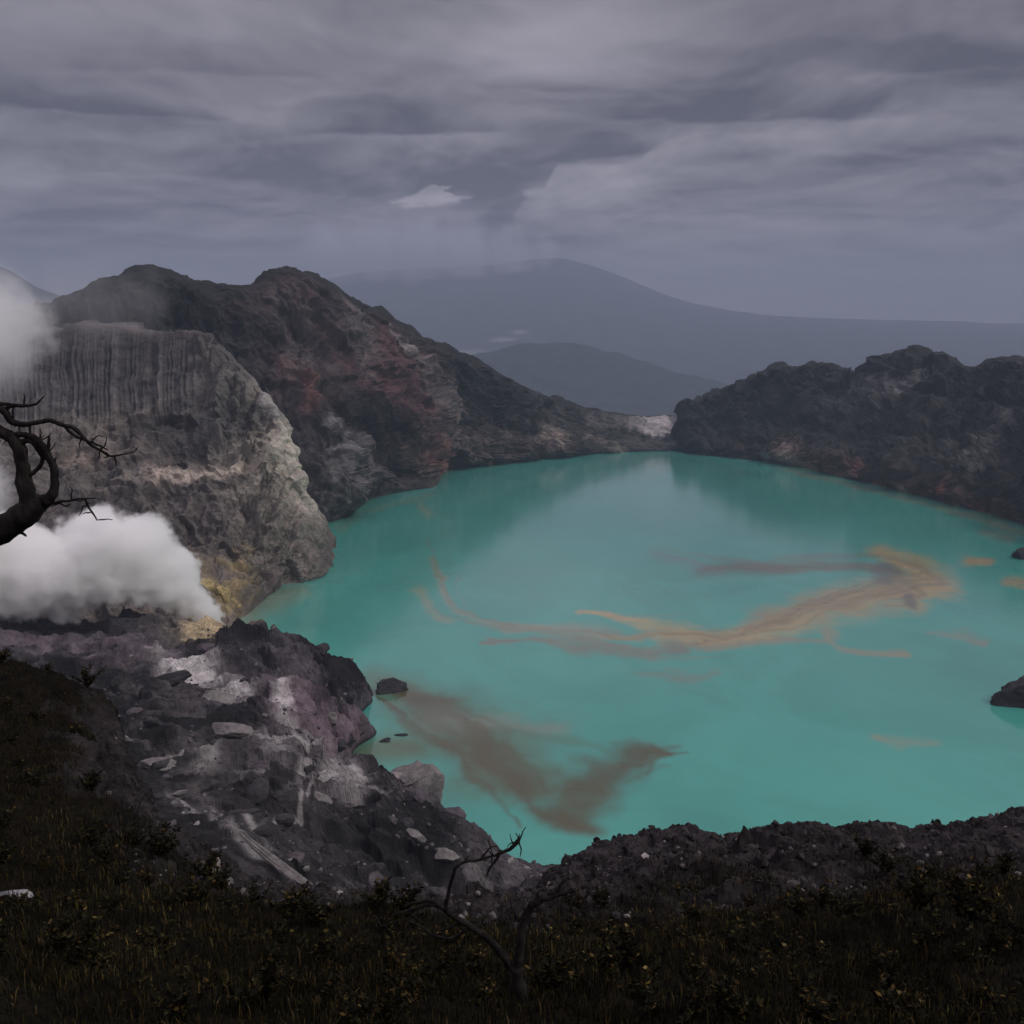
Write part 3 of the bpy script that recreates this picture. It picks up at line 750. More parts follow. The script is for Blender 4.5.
# ================================================================== LAKE
def build_lake():
    m, nt, b = new_mat('milky_lake_water')
    tc = nt.new('ShaderNodeTexCoord').outputs['Object']
    a = nt.new('ShaderNodeAttribute', attribute_name='Col').outputs['Color']
    mv = nt.vm('MULTIPLY', tc, (1, 0.7, 1))
    n = nt.noise(mv, 0.012, 5, 0.6, 1.5)
    k = nt.smooth(n, 0.3, 0.7, 0.92, 1.07)
    nt.put(b.inputs['Base Color'], nt.vm('SCALE', a, scale=k))
    b.inputs['Roughness'].default_value = 0.10
    b.inputs['IOR'].default_value = 1.45
    b.inputs['Specular IOR Level'].default_value = 0.5
    b.inputs['Coat Weight'].default_value = 0.75; b.inputs['Coat IOR'].default_value = 1.45; b.inputs['Coat Roughness'].default_value = 0.15
    bp = nt.new('ShaderNodeBump'); bp.inputs['Strength'].default_value = 0.10; bp.inputs['Distance'].default_value = 0.5
    nt.put(bp.inputs['Height'], nt.noise(tc, 0.35, 3, 0.5))
    nt.put(b.inputs['Normal'], bp.outputs[0])
    pxs = np.arange(-420, 1500, 2.0); rows = np.concatenate([np.arange(449, 700, 1.0), np.arange(700, 930, 1.6)])
    PX, RW = np.meshgrid(pxs, rows, indexing='ij')
    g = onz(PX, RW, 0.0)
    g[..., 2] = 0
    wl = ax(g, 0.010, 0.006, 0, 4)
    wx = fbm(wl, 5, gain=0.55); wy = fbm(wl + 31.7, 5, gain=0.55)
    wf = fbm(ax(g, 0.03, 0.02, 0, 14), 4, gain=0.6)
    c = np.empty(g.shape); c[:] = (0.066, 0.335, 0.275)
    sc = np.clip((RW - 450) / 160, 0.22, 1.6)           # foreshortening with distance
    wg = fbm(ax(g, 0.022, 0.015, 0, 64), 5, gain=0.6); wh = fbm(ax(g, 0.022, 0.015, 0, 164), 5, gain=0.6)
    qx = PX + (26 * wx + 20 * wg) * np.clip(sc, 0.5, 1.4); qy = RW + (15 * wy + 9 * wh) * sc
    strk = fbm(np.stack([qx * 0.010, qy * 0.16 / np.clip(sc, .4, 1.6), qx * 0 + 6.5], -1), 5, gain=0.62)
    def stroke(pts, col, op, power=1.0, tex=0.5, fz=0.8, sk=None):
        if sk is None: sk = 0.2 if col is BRN else 1.1
        pts = np.array(pts, float); best = np.full(PX.shape, 9.0)
        for p, q in zip(pts[:-1], pts[1:]):
            d = q[:2] - p[:2]; L2 = (d * d).sum()
            t = np.clip(((qx - p[0]) * d[0] + (qy - p[1]) * d[1]) / L2, 0, 1)
            r = p[2] + t * (q[2] - p[2])
            ex = (qx - p[0] - t * d[0]) / (r * 1.7); ey = (qy - p[1] - t * d[1]) / r
            best = np.minimum(best, np.sqrt(ex * ex + ey * ey))
        mm = np.clip(op * (1 - sstep(0.0, 1.9, best + tex * wf)) * (1.12 + sk * strk), 0, 0.95) ** power
        c[:] = c + mm[..., None] * (np.array(col) - c)
    TANC = (0.43, 0.335, 0.15); BRN = (0.098, 0.096, 0.036); DBR = (0.115, 0.11, 0.06); OCH = (0.40, 0.29, 0.15)
    # broad greener shallows and brown silt
    stroke([(245, 622, 16), (262, 606, 12), (300, 592, 7)], (0.24, 0.24, 0.15), 0.55)
    stroke([(380, 690, 16), (440, 708, 26), (490, 742, 34), (510, 780, 24)], BRN, 0.55, 1, 1.3)
    stroke([(410, 685, 6), (455, 705, 10), (475, 735, 12), (500, 765, 12), (522, 800, 10), (540, 822, 8), (580, 826, 6)], (0.085, 0.074, 0.032), 0.8, 1, 1.3, 0.8, 0.25)
    stroke([(370, 755, 16), (420, 748, 14)], BRN, 0.65)
    stroke([(520, 728, 5), (560, 742, 6), (600, 748, 5)], BRN, 0.3)
    stroke([(558, 822, 9), (578, 790, 13), (600, 768, 13), (628, 750, 10), (652, 744, 5), (676, 750, 2)], (0.085, 0.074, 0.032), 0.8, 1, 1.3, 0.8, 0.25)
    stroke([(455, 720, 10), (520, 722, 8), (560, 730, 6)], (0.2, 0.25, 0.2), 0.5)
    # long ochre swirl
    stroke([(428, 560, 2.0), (445, 590, 2.5), (470, 612, 3), (500, 628, 4), (540, 634, 4)], (0.28, 0.3, 0.2), 0.55)
    stroke([(420, 590, 3), (432, 606, 4), (455, 618, 3)], OCH, 0.35)
    stroke([(480, 636, 1.6), (530, 643, 3), (580, 650, 5), (620, 652, 4), (680, 650, 3)], (0.20, 0.17, 0.12), 0.7)
    stroke([(500, 624, 3), (560, 634, 6), (600, 640, 6)], (0.3, 0.26, 0.18), 0.5)
    stroke([(575, 616, 2), (620, 624, 4), (660, 632, 7), (720, 638, 8), (765, 632, 10), (800, 618, 13), (850, 603, 14), (890, 592, 14), (925, 585, 14)], TANC, 0.8, 1, 0.7)
    stroke([(660, 644, 3), (720, 645, 3), (780, 640, 3), (840, 640, 3)], (0.27, 0.23, 0.15), 0.5)
    stroke([(760, 620, 8), (820, 608, 10), (870, 600, 8)], (0.28, 0.235, 0.14), 0.6, 1, 1.2)
    stroke([(880, 552, 7), (915, 572, 12), (930, 588, 13), (905, 600, 9)], (0.42, 0.32, 0.14), 0.85, 1, 0.8)
    stroke([(700, 572, 4), (745, 569, 8), (780, 566, 7), (830, 568, 3), (868, 570, 5), (892, 574, 6)], DBR, 0.75, 1, 0.8)
    stroke([(880, 572, 5), (888, 588, 6), (900, 604, 4)], (0.09, 0.10, 0.11), 0.7, 1, 1.0)
    stroke([(660, 556, 4), (690, 566, 4), (720, 575, 3)], (0.16, 0.22, 0.21), 0.5)
    stroke([(836, 628, 4), (850, 646, 4), (880, 652, 3.5), (898, 650, 3)], (0.33, 0.26, 0.15), 0.6)
    stroke([(920, 628, 2.5), (955, 634, 2.5), (985, 642, 2)], (0.28, 0.24, 0.17), 0.5)
    stroke([(965, 561, 5), (982, 561, 4)], OCH, 0.8)
    stroke([(1010, 580, 5), (1030, 584, 5)], OCH, 0.7)
    stroke([(890, 735, 2.5), (915, 741, 5), (938, 742, 2.5)], (0.3, 0.26, 0.16), 0.55)
    stroke([(640, 668, 3), (690, 672, 4), (725, 668, 3)], (0.2, 0.2, 0.15), 0.5)
    stroke([(420, 505, 3), (428, 512, 3)], OCH, 0.35)
    stroke([(985, 532, 4), (1010, 540, 4)], (0.3, 0.25, 0.15), 0.4)
    stroke([(780, 469, 1.5), (830, 480, 2), (880, 492, 2.5), (950, 512, 3), (1024, 533, 3)], (0.30, 0.26, 0.14), 0.4, 1, 1.4)
    stroke([(345, 527, 3), (365, 512, 2), (440, 492, 1.5)], (0.22, 0.26, 0.16), 0.35, 1, 1.4)
    fr_ = np.random.default_rng(77)
    def filaments(pts, n, spread, width, col, op):
        for _ in range(n):
            o = fr_.normal(0, spread); sh = fr_.uniform(-25, 25); w_ = width * fr_.uniform(0.5, 1.5); k0 = fr_.integers(0, max(1, len(pts) - 2)); k1 = min(len(pts), k0 + int(fr_.integers(3, len(pts) + 1)))
            pp = [(x + sh, y + o * (0.5 + 0.5 * i / len(pts)) + fr_.normal(0, spread * 0.25), w_ * (0.3 if i in (k0, k1 - 1) else 1)) for i, (x, y) in enumerate(pts) if k0 <= i < k1]
            if len(pp) > 1: stroke(pp, col, op * fr_.uniform(0.5, 1.2), 1, 0.6)
    main = [(470, 626), (530, 640), (590, 642), (650, 638), (710, 638), (765, 632), (810, 616), (855, 602), (895, 590), (930, 582)]
    filaments(main, 9, 7, 2.2, (0.38, 0.30, 0.14), 0.6)
    filaments(main, 7, 9, 1.8, (0.20, 0.16, 0.09), 0.4)
    filaments([(660, 556), (705, 568), (760, 566), (820, 566), (870, 568), (905, 578), (925, 596), (890, 606)], 7, 5, 2.0, (0.17, 0.15, 0.09), 0.45)
    filaments([(425, 545), (440, 580), (465, 610), (505, 628), (560, 640), (640, 652), (720, 650)], 7, 5, 1.5, (0.20, 0.21, 0.14), 0.5)
    filaments([(400, 690), (450, 712), (490, 740), (512, 775), (535, 815)], 8, 14, 5, (0.088, 0.080, 0.036), 0.45)
    filaments([(560, 815), (580, 785), (605, 765), (640, 748), (675, 748)], 6, 8, 4, (0.088, 0.080, 0.036), 0.45)
    # thin streamers following the current
    sw = np.exp(-((qy - (592 + 30 * np.sin((qx - 560) / 120.0))) / 55) ** 2)
    th = fbm(np.stack([qx * 0.006 + wx, qy * 0.11 / np.clip(sc, .3, 2) + wy * 2, qx * 0 + 2.5], -1), 4, gain=0.6)
    mm = 0.22 * sw * sstep(0.12, 0.42, th) * sstep(380, 460, PX) * (1 - sstep(900, 1000, PX))
    c[:] = c + mm[..., None] * (np.array((0.26, 0.24, 0.17)) - c)
    dk = 0.16 * sstep(0.1, 0.5, fbm(ax(g, 0.006, 0.004, 0, 70), 5))
    c *= (1 - dk)[..., None]
    o = surf('lake', g, m, np.clip(c, 0.01, 0.8))
    tag(o, 'turquoise acid crater lake with ochre and brown swirls', kind='structure')


# ================================================================== ROCKS
def rock_mesh(seed, sub=4, sx=1, sy=1, sz=0.7, cuts=9, rough=0.16):
    import bmesh
    bm = bmesh.new(); bmesh.ops.create_icosphere(bm, subdivisions=sub, radius=1)
    v = np.array([q.co[:] for q in bm.verts]); f = np.array([[q.index for q in p.verts] for p in bm.faces]); bm.free()
    r = np.random.default_rng(seed)
    for _ in range(cuts):
        n = r.normal(size=3); n /= np.linalg.norm(n); d = r.uniform(0.45, 0.85)
        s = v @ n - d; v = v - np.maximum(s, 0)[:, None] * n * 0.92
    n1 = fbm(v * 1.7 + seed * 3.1, 5, gain=0.6, ridged=True)
    v = v * (1 + rough * n1)[:, None]
    v = v * np.array((sx, sy, sz))
    return v, f


def put_rock(name, seed, loc, size, mat, label, cat, group=None, sub=5, rot=0.0, **kw):
    v, f = rock_mesh(seed, sub, **kw)
    c, s = math.cos(rot), math.sin(rot)
    v = np.stack([v[:, 0] * c - v[:, 1] * s, v[:, 0] * s + v[:, 1] * c, v[:, 2]], -1) * size
    o = mesh_np(name, v, f, mat); o.location = loc
    return tag(o, label, cat, group)


class Surf:
    """height lookup on a lofted grid, by picture direction"""
    def __init__(s, g, step=2):
        g = g[::1, ::step]
        s.px, s.row = pix(g); s.g = g

    def at(s, px, row):
        d = (s.px - px) ** 2 + (s.row - row) ** 2
        d[s.g[..., 1] < 0.5] = 1e12
        dist = s.g[..., 1]
        k = np.argmin(d + dist * 1e-4); return s.g.reshape(-1, 3)[k]


# ================================================================== TUBES (dead wood)
def tube(pts, rad, sides=10, seed=0, bumpy=0.26, sub=8):
    pts = np.array(pts, float); rad = np.array(rad, float)
    t = np.arange(len(pts)); tq = np.linspace(0, len(pts) - 1, (len(pts) - 1) * sub + 1)
    # Catmull-Rom
    j = np.clip(tq.astype(int), 0, len(pts) - 2); f = (tq - j)[:, None]
    pp = np.concatenate([2 * pts[:1] - pts[1:2], pts, 2 * pts[-1:] - pts[-2:-1]])
    p0, p1, p2, p3 = pp[j], pp[j + 1], pp[j + 2], pp[j + 3]
    c = 0.5 * (2 * p1 + (p2 - p0) * f + (2 * p0 - 5 * p1 + 4 * p2 - p3) * f ** 2 + (3 * p1 - p0 - 3 * p2 + p3) * f ** 3)
    r = np.interp(tq, t, rad)
    tan = np.gradient(c, axis=0); tan /= np.linalg.norm(tan, axis=1)[:, None] + 1e-9
    ref = np.array((0.3, 1.0, 0.2)); a = np.cross(tan, ref); a /= np.linalg.norm(a, axis=1)[:, None] + 1e-9
    b = np.cross(tan, a)
    th = np.linspace(0, 2 * np.pi, sides, endpoint=False)
    ring = c[:, None] + r[:, None, None] * (np.cos(th)[None, :, None] * a[:, None] + np.sin(th)[None, :, None] * b[:, None])
    n = fbm(ring / max(rad.max(), 1e-3) * 0.8 + seed, 4, gain=0.6)
    jit = fbm(c / max(rad.max(), 1e-3) * 0.28 + seed * 3.3 + np.arange(3) * 0, 2)
    sh = ((jit * r * 0.9)[:, None] * a)
    ring = ring + sh[:, None]; c = c + sh
    ring = c[:, None] + (ring - c[:, None]) * (1 + bumpy * 2 * n)[..., None]
    n_, m_ = ring.shape[:2]
    i = np.arange(n_ * m_).reshape(n_, m_); k = np.roll(i, -1, axis=1)
    f4 = np.stack([i[:-1], k[:-1], k[1:], i[1:]], -1).reshape(-1, 4)
    v = ring.reshape(-1, 3)
    # caps
    e0, e1 = len(v), len(v) + 1
    v = np.concatenate([v, c[:1], c[-1:] + tan[-1:] * r[-1]])
    cap0 = np.stack([np.full(m_, e0), k[0], i[0], i[0]], -1); cap1 = np.stack([np.full(m_, e1), i[-1], k[-1], k[-1]], -1)
    tri = np.concatenate([cap0[:, :3], cap1[:, :3]])
    return v, f4, tri


def tube_obj(name, pts, rad, mat, parent, seed=0, sides=10, twigs=None):
    """one mesh: the limb and any fine twigs grown on it"""
    V, F = [], []
    off = 0
    for (p, r) in [(pts, rad)] + (twigs or []):
        v, f4, tri = tube(p, r, sides, seed)
        t3 = np.concatenate([f4[:, [0, 1, 2]], f4[:, [0, 2, 3]], tri])
        V.append(v); F.append(t3 + off); off += len(v)
    return mesh_np(name, np.concatenate(V), np.concatenate(F), mat, parent)


def pixpts(lst, Y):
    """(px,row,radius_px[,dY]) -> world points and radii"""
    pts, rad = [], []
    for q in lst:
        y = Y + (q[3] if len(q) > 3 else 0)
        pts.append(P(q[0], q[1], y)); rad.append(q[2] * y / FOC)
    return pts, rad


def bark_mat():
    m, nt, b = new_mat('dead_bark')
    tc = nt.new('ShaderNodeTexCoord').outputs['Object']
    v = nt.noise(nt.vm('MULTIPLY', tc, (1, 1, 0.3)), 14, 6, 0.65)
    nt.put(b.inputs['Base Color'], nt.mix(nt.smooth(v, 0.35, 0.7), (0.007, 0.006, 0.006, 1), (0.028, 0.023, 0.021, 1)))
    b.inputs['Roughness'].default_value = 0.95; b.inputs['Specular IOR Level'].default_value = 0.15
    bp = nt.new('ShaderNodeBump'); bp.inputs['Strength'].default_value = 0.8; bp.inputs['Distance'].default_value = 0.03
    nt.put(bp.inputs['Height'], v); nt.put(b.inputs['Normal'], bp.outputs[0])
    return m


def rel(pts, base): return [np.array(p) - base for p in pts]


def build_dead_trees():
    bark = bark_mat()
    # ---- tree at the left edge
    Y = 9.0
    base = P(-150, 1010, Y + 0.6)
    root = empty('dead_tree', base)
    tag(root, 'leafless black tree with gnarled branches at the left edge before the steam', 'tree')
    thin = 0.86
    def add(name, lst, twigs=(), seed=0):
        p, r = pixpts(lst, Y); r = [q * thin for q in r]
        tw = []
        for t in twigs:
            a, b_ = pixpts(t, Y); tw.append((rel(a, base), b_))
        rr = np.random.default_rng(seed + 900)
        for _ in range(0 if name == 'trunk' else 9):
            i = rr.integers(len(lst) // 3, len(lst)); q = lst[i]
            a0 = rr.uniform(-2.6, 2.6) - 0.6; L0 = rr.uniform(6, 17); x, y = q[0], q[1]; seg = [(x, y, min(1.1, q[2] * 0.5))]
            for j in range(3):
                a0 += rr.normal(0, 0.5); x += math.sin(a0) * L0 / 3; y -= math.cos(a0) * L0 / 3; seg.append((x, y, 0.75 - 0.2 * j))
            a, b_ = pixpts(seg, Y); tw.append((rel(a, base), b_))
        return tube_obj(name, rel(p, base), r, bark, root, seed, 12, tw)
    add('trunk', [(-150, 1020, 34, .6), (-148, 900, 30, .5), (-134, 780, 26, .4), (-108, 680, 22, .3), (-74, 602, 18, .1), (-36, 560, 16), (-4, 534, 16), (20, 513, 15.5), (35, 500, 13)],
        [[(18, 520, 4), (34, 512, 2.5), (48, 506, 1.2)], [(8, 534, 4), (20, 532, 2), (26, 536, 1)]])
    add('branch', [(30, 508, 12), (27, 490, 10), (23, 470, 8), (19, 452, 7.5), (10, 436, 7), (-2, 430, 7), (-24, 424, 6), (-60, 405, 5), (-90, 380, 3)], [[(16, 446, 3), (24, 441, 3), (32, 442, 3), (40, 450, 3), (44, 458, 2.5)]], 3)
    add('branch', [(30, 503, 9), (45, 500, 7), (52, 492, 6), (55, 478, 5), (52, 464, 4.5), (46, 452, 4.5), (38, 441, 4), (28, 436, 3.5), (16, 434, 3)],
        [[(48, 456, 3), (48.5, 446, 1.8), (49, 436, 1)], [(43, 452, 2.5), (42, 462, 2), (37, 470, 2), (30, 474, 2.5)], [(52, 466, 2), (56, 458, 1)]], 5)
    add('branch', [(-80, 382, 4), (-40, 394, 4.5), (-10, 404, 5), (4, 412, 4.5), (12, 421, 4), (22, 424, 3.2), (34, 422, 2.8), (48, 420.5, 2.8), (62, 424, 2.6), (74, 428, 2.5), (82, 436, 2.2), (90, 444, 1.8), (100, 450, 1.5), (110, 456, 1.2), (124, 454, .9), (134, 452, .5)],
        [[(64, 426, 1.6), (72, 434, 1.4), (84, 440, 1.3), (96, 444, 1.1), (108, 450, .6)], [(114, 455, .9), (116, 462, .7), (116, 466, .4)], [(4, 411, 2.4), (10, 406, 2), (24, 406, 1.8), (36, 404, 1.2), (44, 396, .6)], [(24, 406, 1.3), (24.5, 400, 1), (24, 394, .6)], [(-14, 402, 2.4), (4, 404, 1.8), (18, 405, 1.4)], [(13, 421, 1.2), (13, 411, .9), (14, 406, .5)], [(30, 423, 1.2), (30, 432, 1), (31, 437, .8)]], 8)
    add('branch', [(30, 514, 4), (45, 504, 2.5), (60, 502, 1.8), (72, 500, 1.3), (84, 499, 1), (88, 506, 1.4), (92, 512, 1.2), (97, 520, .8)], [[(58, 502, 1.2), (66, 506, .9), (70, 504, .5)], [(84, 499, .8), (96, 498, .5)]], 9)
    # ---- dead shrub in the middle of the foreground
    Y = 8.2; thin = 0.72
    base = P(524, 1065, Y)
    root = empty('dead_shrub', base)
    tag(root, 'bare twisted dark shrub forking in the centre of the foreground slope', 'shrub')
    add('trunk', [(526, 1080, 15), (523, 1040, 13), (520, 1010, 11.5), (517, 985, 10.5), (515, 968, 9)], [], 12)
    add('branch', [(516, 972, 7.5), (519, 950, 7), (521, 930, 6.5), (526, 914, 6), (536, 902, 6), (550, 896, 5.2), (563, 893, 4), (575, 890, 2.5)],
        [[(550, 896, 3), (560, 886, 2), (566, 878, 1)], [(523, 925, 2), (514, 912, 1.2), (510, 900, .6)], [(562, 893, 2), (572, 900, 1.2), (580, 902, .6)]], 13)
    add('branch', [(515, 970, 6.5), (503, 955, 6), (490, 940, 5.2), (476, 930, 5), (462, 922, 4.5), (450, 913, 4.5), (440, 906, 4), (425, 905, 2.5), (408, 910, 1.8), (392, 916, 1)],
        [[(440, 906, 3), (430, 900, 2), (418, 902, 1.5), (404, 906, .8)], [(462, 922, 1.6), (448, 928, 1.2), (434, 932, .6)]], 14)
    add('branch', [(446, 910, 4), (448, 896, 3), (452, 880, 2.6), (456, 868, 2.6), (466, 861, 2.4), (478, 860, 2), (492, 856, 1.8), (503, 852, 2.4), (511, 848, 3), (517, 842, 3.4), (520, 838, 2.4)],
        [[(500, 852, 1.4), (496, 860, 1.6), (490, 868, 1.2), (486, 876, .6)], [(480, 860, 1), (490, 848, .8), (498, 846, .4)], [(519, 842, .9), (521, 850, .7), (520, 857, .4)], [(493, 855, .8), (488, 840, .5)]], 15)
    add('branch', [(470, 928, 2.4), (452, 938, 2), (436, 936, 1.8), (420, 926, 1.6), (404, 920, 1.2), (382, 926, .7)], [], 16)
    return bark


# ================================================================== VEGETATION
def leaf_mat(name, dark, mid, tip):
    m, nt, b = new_mat(name)
    a = nt.new('ShaderNodeAttribute', attribute_name='Col').outputs['Color']
    nt.put(b.inputs['Base Color'], a)
    b.inputs['Roughness'].default_value = 0.9; b.inputs['Specular IOR Level'].default_value = 0.04
    return m


def veg_colour(n, r):
    k = r.random(n)[:, None]
    c = np.where(k < 0.72, np.array((0.011, 0.0108, 0.0062)), np.where(k < 0.90, np.array((0.027, 0.022, 0.009)), np.where(k < 0.975, np.array((0.075, 0.050, 0.016)), np.array((0.10, 0.075, 0.03)))))
    return c * r.uniform(0.6, 1.4, (n, 1))


def blades(base, nrm, length, width, r, lean=0.7):
    """curved grass blades: 5-vertex strips"""
    n = len(base)
    az = r.uniform(0, 2 * np.pi, n); d = np.stack([np.cos(az), np.sin(az), np.zeros(n)], -1)
    side = np.stack([-np.sin(az), np.cos(az), np.zeros(n)], -1)
    L = length[:, None]; W = width[:, None]; k = r.uniform(0.2, 1.0, (n, 1)) * lean
    up = np.array((0, 0, 1.0))
    b0 = base - side * W; b1 = base + side * W
    mid = base + up * L * 0.6 + d * L * 0.22 * k
    m0 = mid - side * W * 0.7; m1 = mid + side * W * 0.7
    tip = base + up * L * (1 - 0.25 * k) + d * L * 0.75 * k
    v = np.stack([b0, b1, m1, m0, tip], 1).reshape(-1, 3)
    i = np.arange(n)[:, None] * 5
    f = np.concatenate([i + np.array([0, 1, 2]), i + np.array([0, 2, 3]), i + np.array([3, 2, 4])])
    return v, f


def build_vegetation(g, v, veg, bark):
    r = np.random.default_rng(21)
    m_leaf = leaf_mat('dry_foliage', None, None, None)
    px, row = pix(g)
    nu, nv = g.shape[:2]
    # --- grass: scattered evenly over the picture-facing dark slope
    ok = (g[..., 1] > 3.0) & (v[None] < 5.0) & (veg > 0.35) & (px > -250) & (px < 1280)
    idx = np.argwhere(ok)
    N = 200000
    pick = idx[r.integers(0, len(idx), N)]
    base = g[pick[:, 0], pick[:, 1]] + r.normal(0, 0.04, (N, 3)) * np.array((1, 1, 0))
    clump = fbm(base * 0.9, 3)
    keep = clump > r.uniform(-0.8, 0.1, N); base = base[keep]; n = len(base); clump = clump[keep]
    dist = base[:, 1]
    L = r.uniform(0.06, 0.24, n) * (1 + 0.8 * clump) * np.interp(dist, [3, 10, 40], [0.5, 0.95, 0.8]); Wd = r.uniform(0.003, 0.007, n) * np.interp(dist, [4, 40], [0.8, 2.6])
    bv, bf = blades(base - np.array((0, 0, 0.02)), None, L, Wd, r)
    col = veg_colour(n, r)
    patch = sstep(0.1, 0.5, fbm(base * 0.35 + 40, 3))[:, None]
    amb = sstep(0.25, 0.6, fbm(base * 0.6 + 90, 3))[:, None] * (r.random((n, 1)) < 0.35)
    col = col * (0.8 + 1.2 * patch); col = col + amb * np.array((0.070, 0.038, 0.007))
    o = mesh_np('grass', bv, bf, m_leaf, cols=np.repeat(col, 5, axis=0), smooth=False)
    tag(o, 'dry olive and brown grass covering the dark foreground slope', kind='stuff')

    # --- shrub kinds
    def shrub_mesh(seed):
        q = np.random.default_rng(seed)
        V, F, C = [], [], []
        off = 0
        ns = 15
        tips = []
        for s in range(ns):
            az = q.uniform(0, 2 * np.pi); le = q.uniform(0.45, 1.0); sp = q.uniform(0.1, 0.75)
            p = [np.zeros(3), np.array((math.cos(az) * sp * le * .4, math.sin(az) * sp * le * .4, le * .5)), np.array((math.cos(az) * sp * le, math.sin(az) * sp * le, le * (1 - .25 * sp)))]
            vv, f4, tri = tube(p, [0.013, 0.009, 0.003], 4, seed + s, 0.05, 3)
            t3 = np.concatenate([f4[:, [0, 1, 2]], f4[:, [0, 2, 3]], tri])
            V.append(vv); F.append(t3 + off); off += len(vv); C.append(np.tile((0.022, 0.016, 0.012), (len(vv), 1)))
            # leaves in a feathered spray along the stem
            nl = 46
            t = q.uniform(0.25, 1.0, nl)[:, None]
            a, b, c = p
            pos = (1 - t) ** 2 * a + 2 * t * (1 - t) * b + t * t * c
            d = q.normal(size=(nl, 3)); d[:, 2] = np.abs(d[:, 2]) * 0.6 + 0.15; d /= np.linalg.norm(d, axis=1)[:, None]
            sd = np.cross(d, q.normal(size=(nl, 3))); sd /= np.linalg.norm(sd, axis=1)[:, None]
            ll = q.uniform(0.06, 0.16, (nl, 1)); ww = ll * q.uniform(0.16, 0.28, (nl, 1))
            lv = np.stack([pos, pos + d * ll * .5 + sd * ww, pos + d * ll, pos + d * ll * .5 - sd * ww], 1).reshape(-1, 3)
            i = np.arange(nl)[:, None] * 4
            lf = np.concatenate([i + np.array([0, 1, 2]), i + np.array([0, 2, 3])])
            V.append(lv); F.append(lf + off); off += len(lv)
            cc = veg_colour(nl, q) * q.uniform(0.6, 1.5); C.append(np.repeat(cc, 4, axis=0))
        return np.concatenate(V), np.concatenate(F), np.concatenate(C)
    protos = []
    for k in range(5):
        vv, ff, cc = shrub_mesh(100 + k)
        o = mesh_np('shrub', vv, ff, m_leaf, cols=cc, smooth=False)
        protos.append(o)
    ok = (g[..., 1] > 5.0) & (v[None] < np.where(px > 560, 3.9, 4.8)) & (veg > 0.4) & (px > -120) & (px < 1150) & (row > 600)
    idx = np.argwhere(ok)
    placed = []; cnt = 0; tries = 0
    while cnt < 150 and tries < 6000:
        tries += 1
        i, j = idx[r.integers(len(idx))]
        p = g[i, j]; a, b = px[i, j], row[i, j]
        if abs(a - 515) < 30 and b > 860: continue
        if any((a - x) ** 2 + (b - y) ** 2 < 22 ** 2 for x, y in placed): continue
        placed.append((a, b))
        o = protos[cnt] if cnt < len(protos) else link(protos[cnt % len(protos)].copy())
        o.location = p - np.array((0, 0, 0.04)); o.rotation_euler = (r.uniform(-.15, .15), r.uniform(-.15, .15), r.uniform(0, 6.28))
        s = r.uniform(0.45, 0.95) * float(np.interp(p[1], [5, 12, 45], [0.55, 0.9, 1.3])); o.scale = (s, s, s * r.uniform(0.7, 1.1))
        tag(o, 'low scrubby bush on the dark foreground slope', 'bush', 'low bushes on the foreground slope')
        cnt += 1
    # --- stones on the scree slope to the right
    stones = []
    grey = rock_mat('scree_stone_dark', 0.3, col=(0.034, 0.031, 0.032), bump=0.5); lite = rock_mat('scree_stone_pale', 0.3, col=(0.17, 0.155, 0.15), bump=0.5)
    for k in range(6):
        vv, ff = rock_mesh(300 + k, 3, 1, 0.8, 0.65)
        o = mesh_np('stone', vv * 0.5, ff, lite if k == 5 else grey, smooth=False); stones.append(o)
    ok = (v[None] > 3.1) & (v[None] < 5.02) & (veg < 0.45) & (px > 120) & (px < 1060)
    idx = np.argwhere(ok)
    w = np.where(px[idx[:, 0], idx[:, 1]] > 540, 1.0, 0.35); w /= w.sum()
    pk = idx[r.choice(len(idx), 280, p=w)]
    for c_, (i, j) in enumerate(pk):
        k = 5 if r.random() < 0.13 else int(r.integers(0, 5))
        if c_ < 6: k = c_
        o = stones[k] if c_ < 6 else link(stones[k].copy())
        s = float(np.exp(r.normal(-1.6, 0.45))); s = min(s, 0.42)
        if k == 5: s *= 0.7
        o.location = g[i, j] + np.array((0, 0, 0.1 * s)); o.rotation_euler = tuple(r.uniform(0, 6.28, 3)); o.scale = (s, s, s)
        tag(o, 'pale grey stone on the dark scree of the near ridge' if k == 5 else 'dark angular stone on the scree of the near ridge', 'stone', 'pale stones on the near ridge' if k == 5 else 'dark stones on the near ridge')


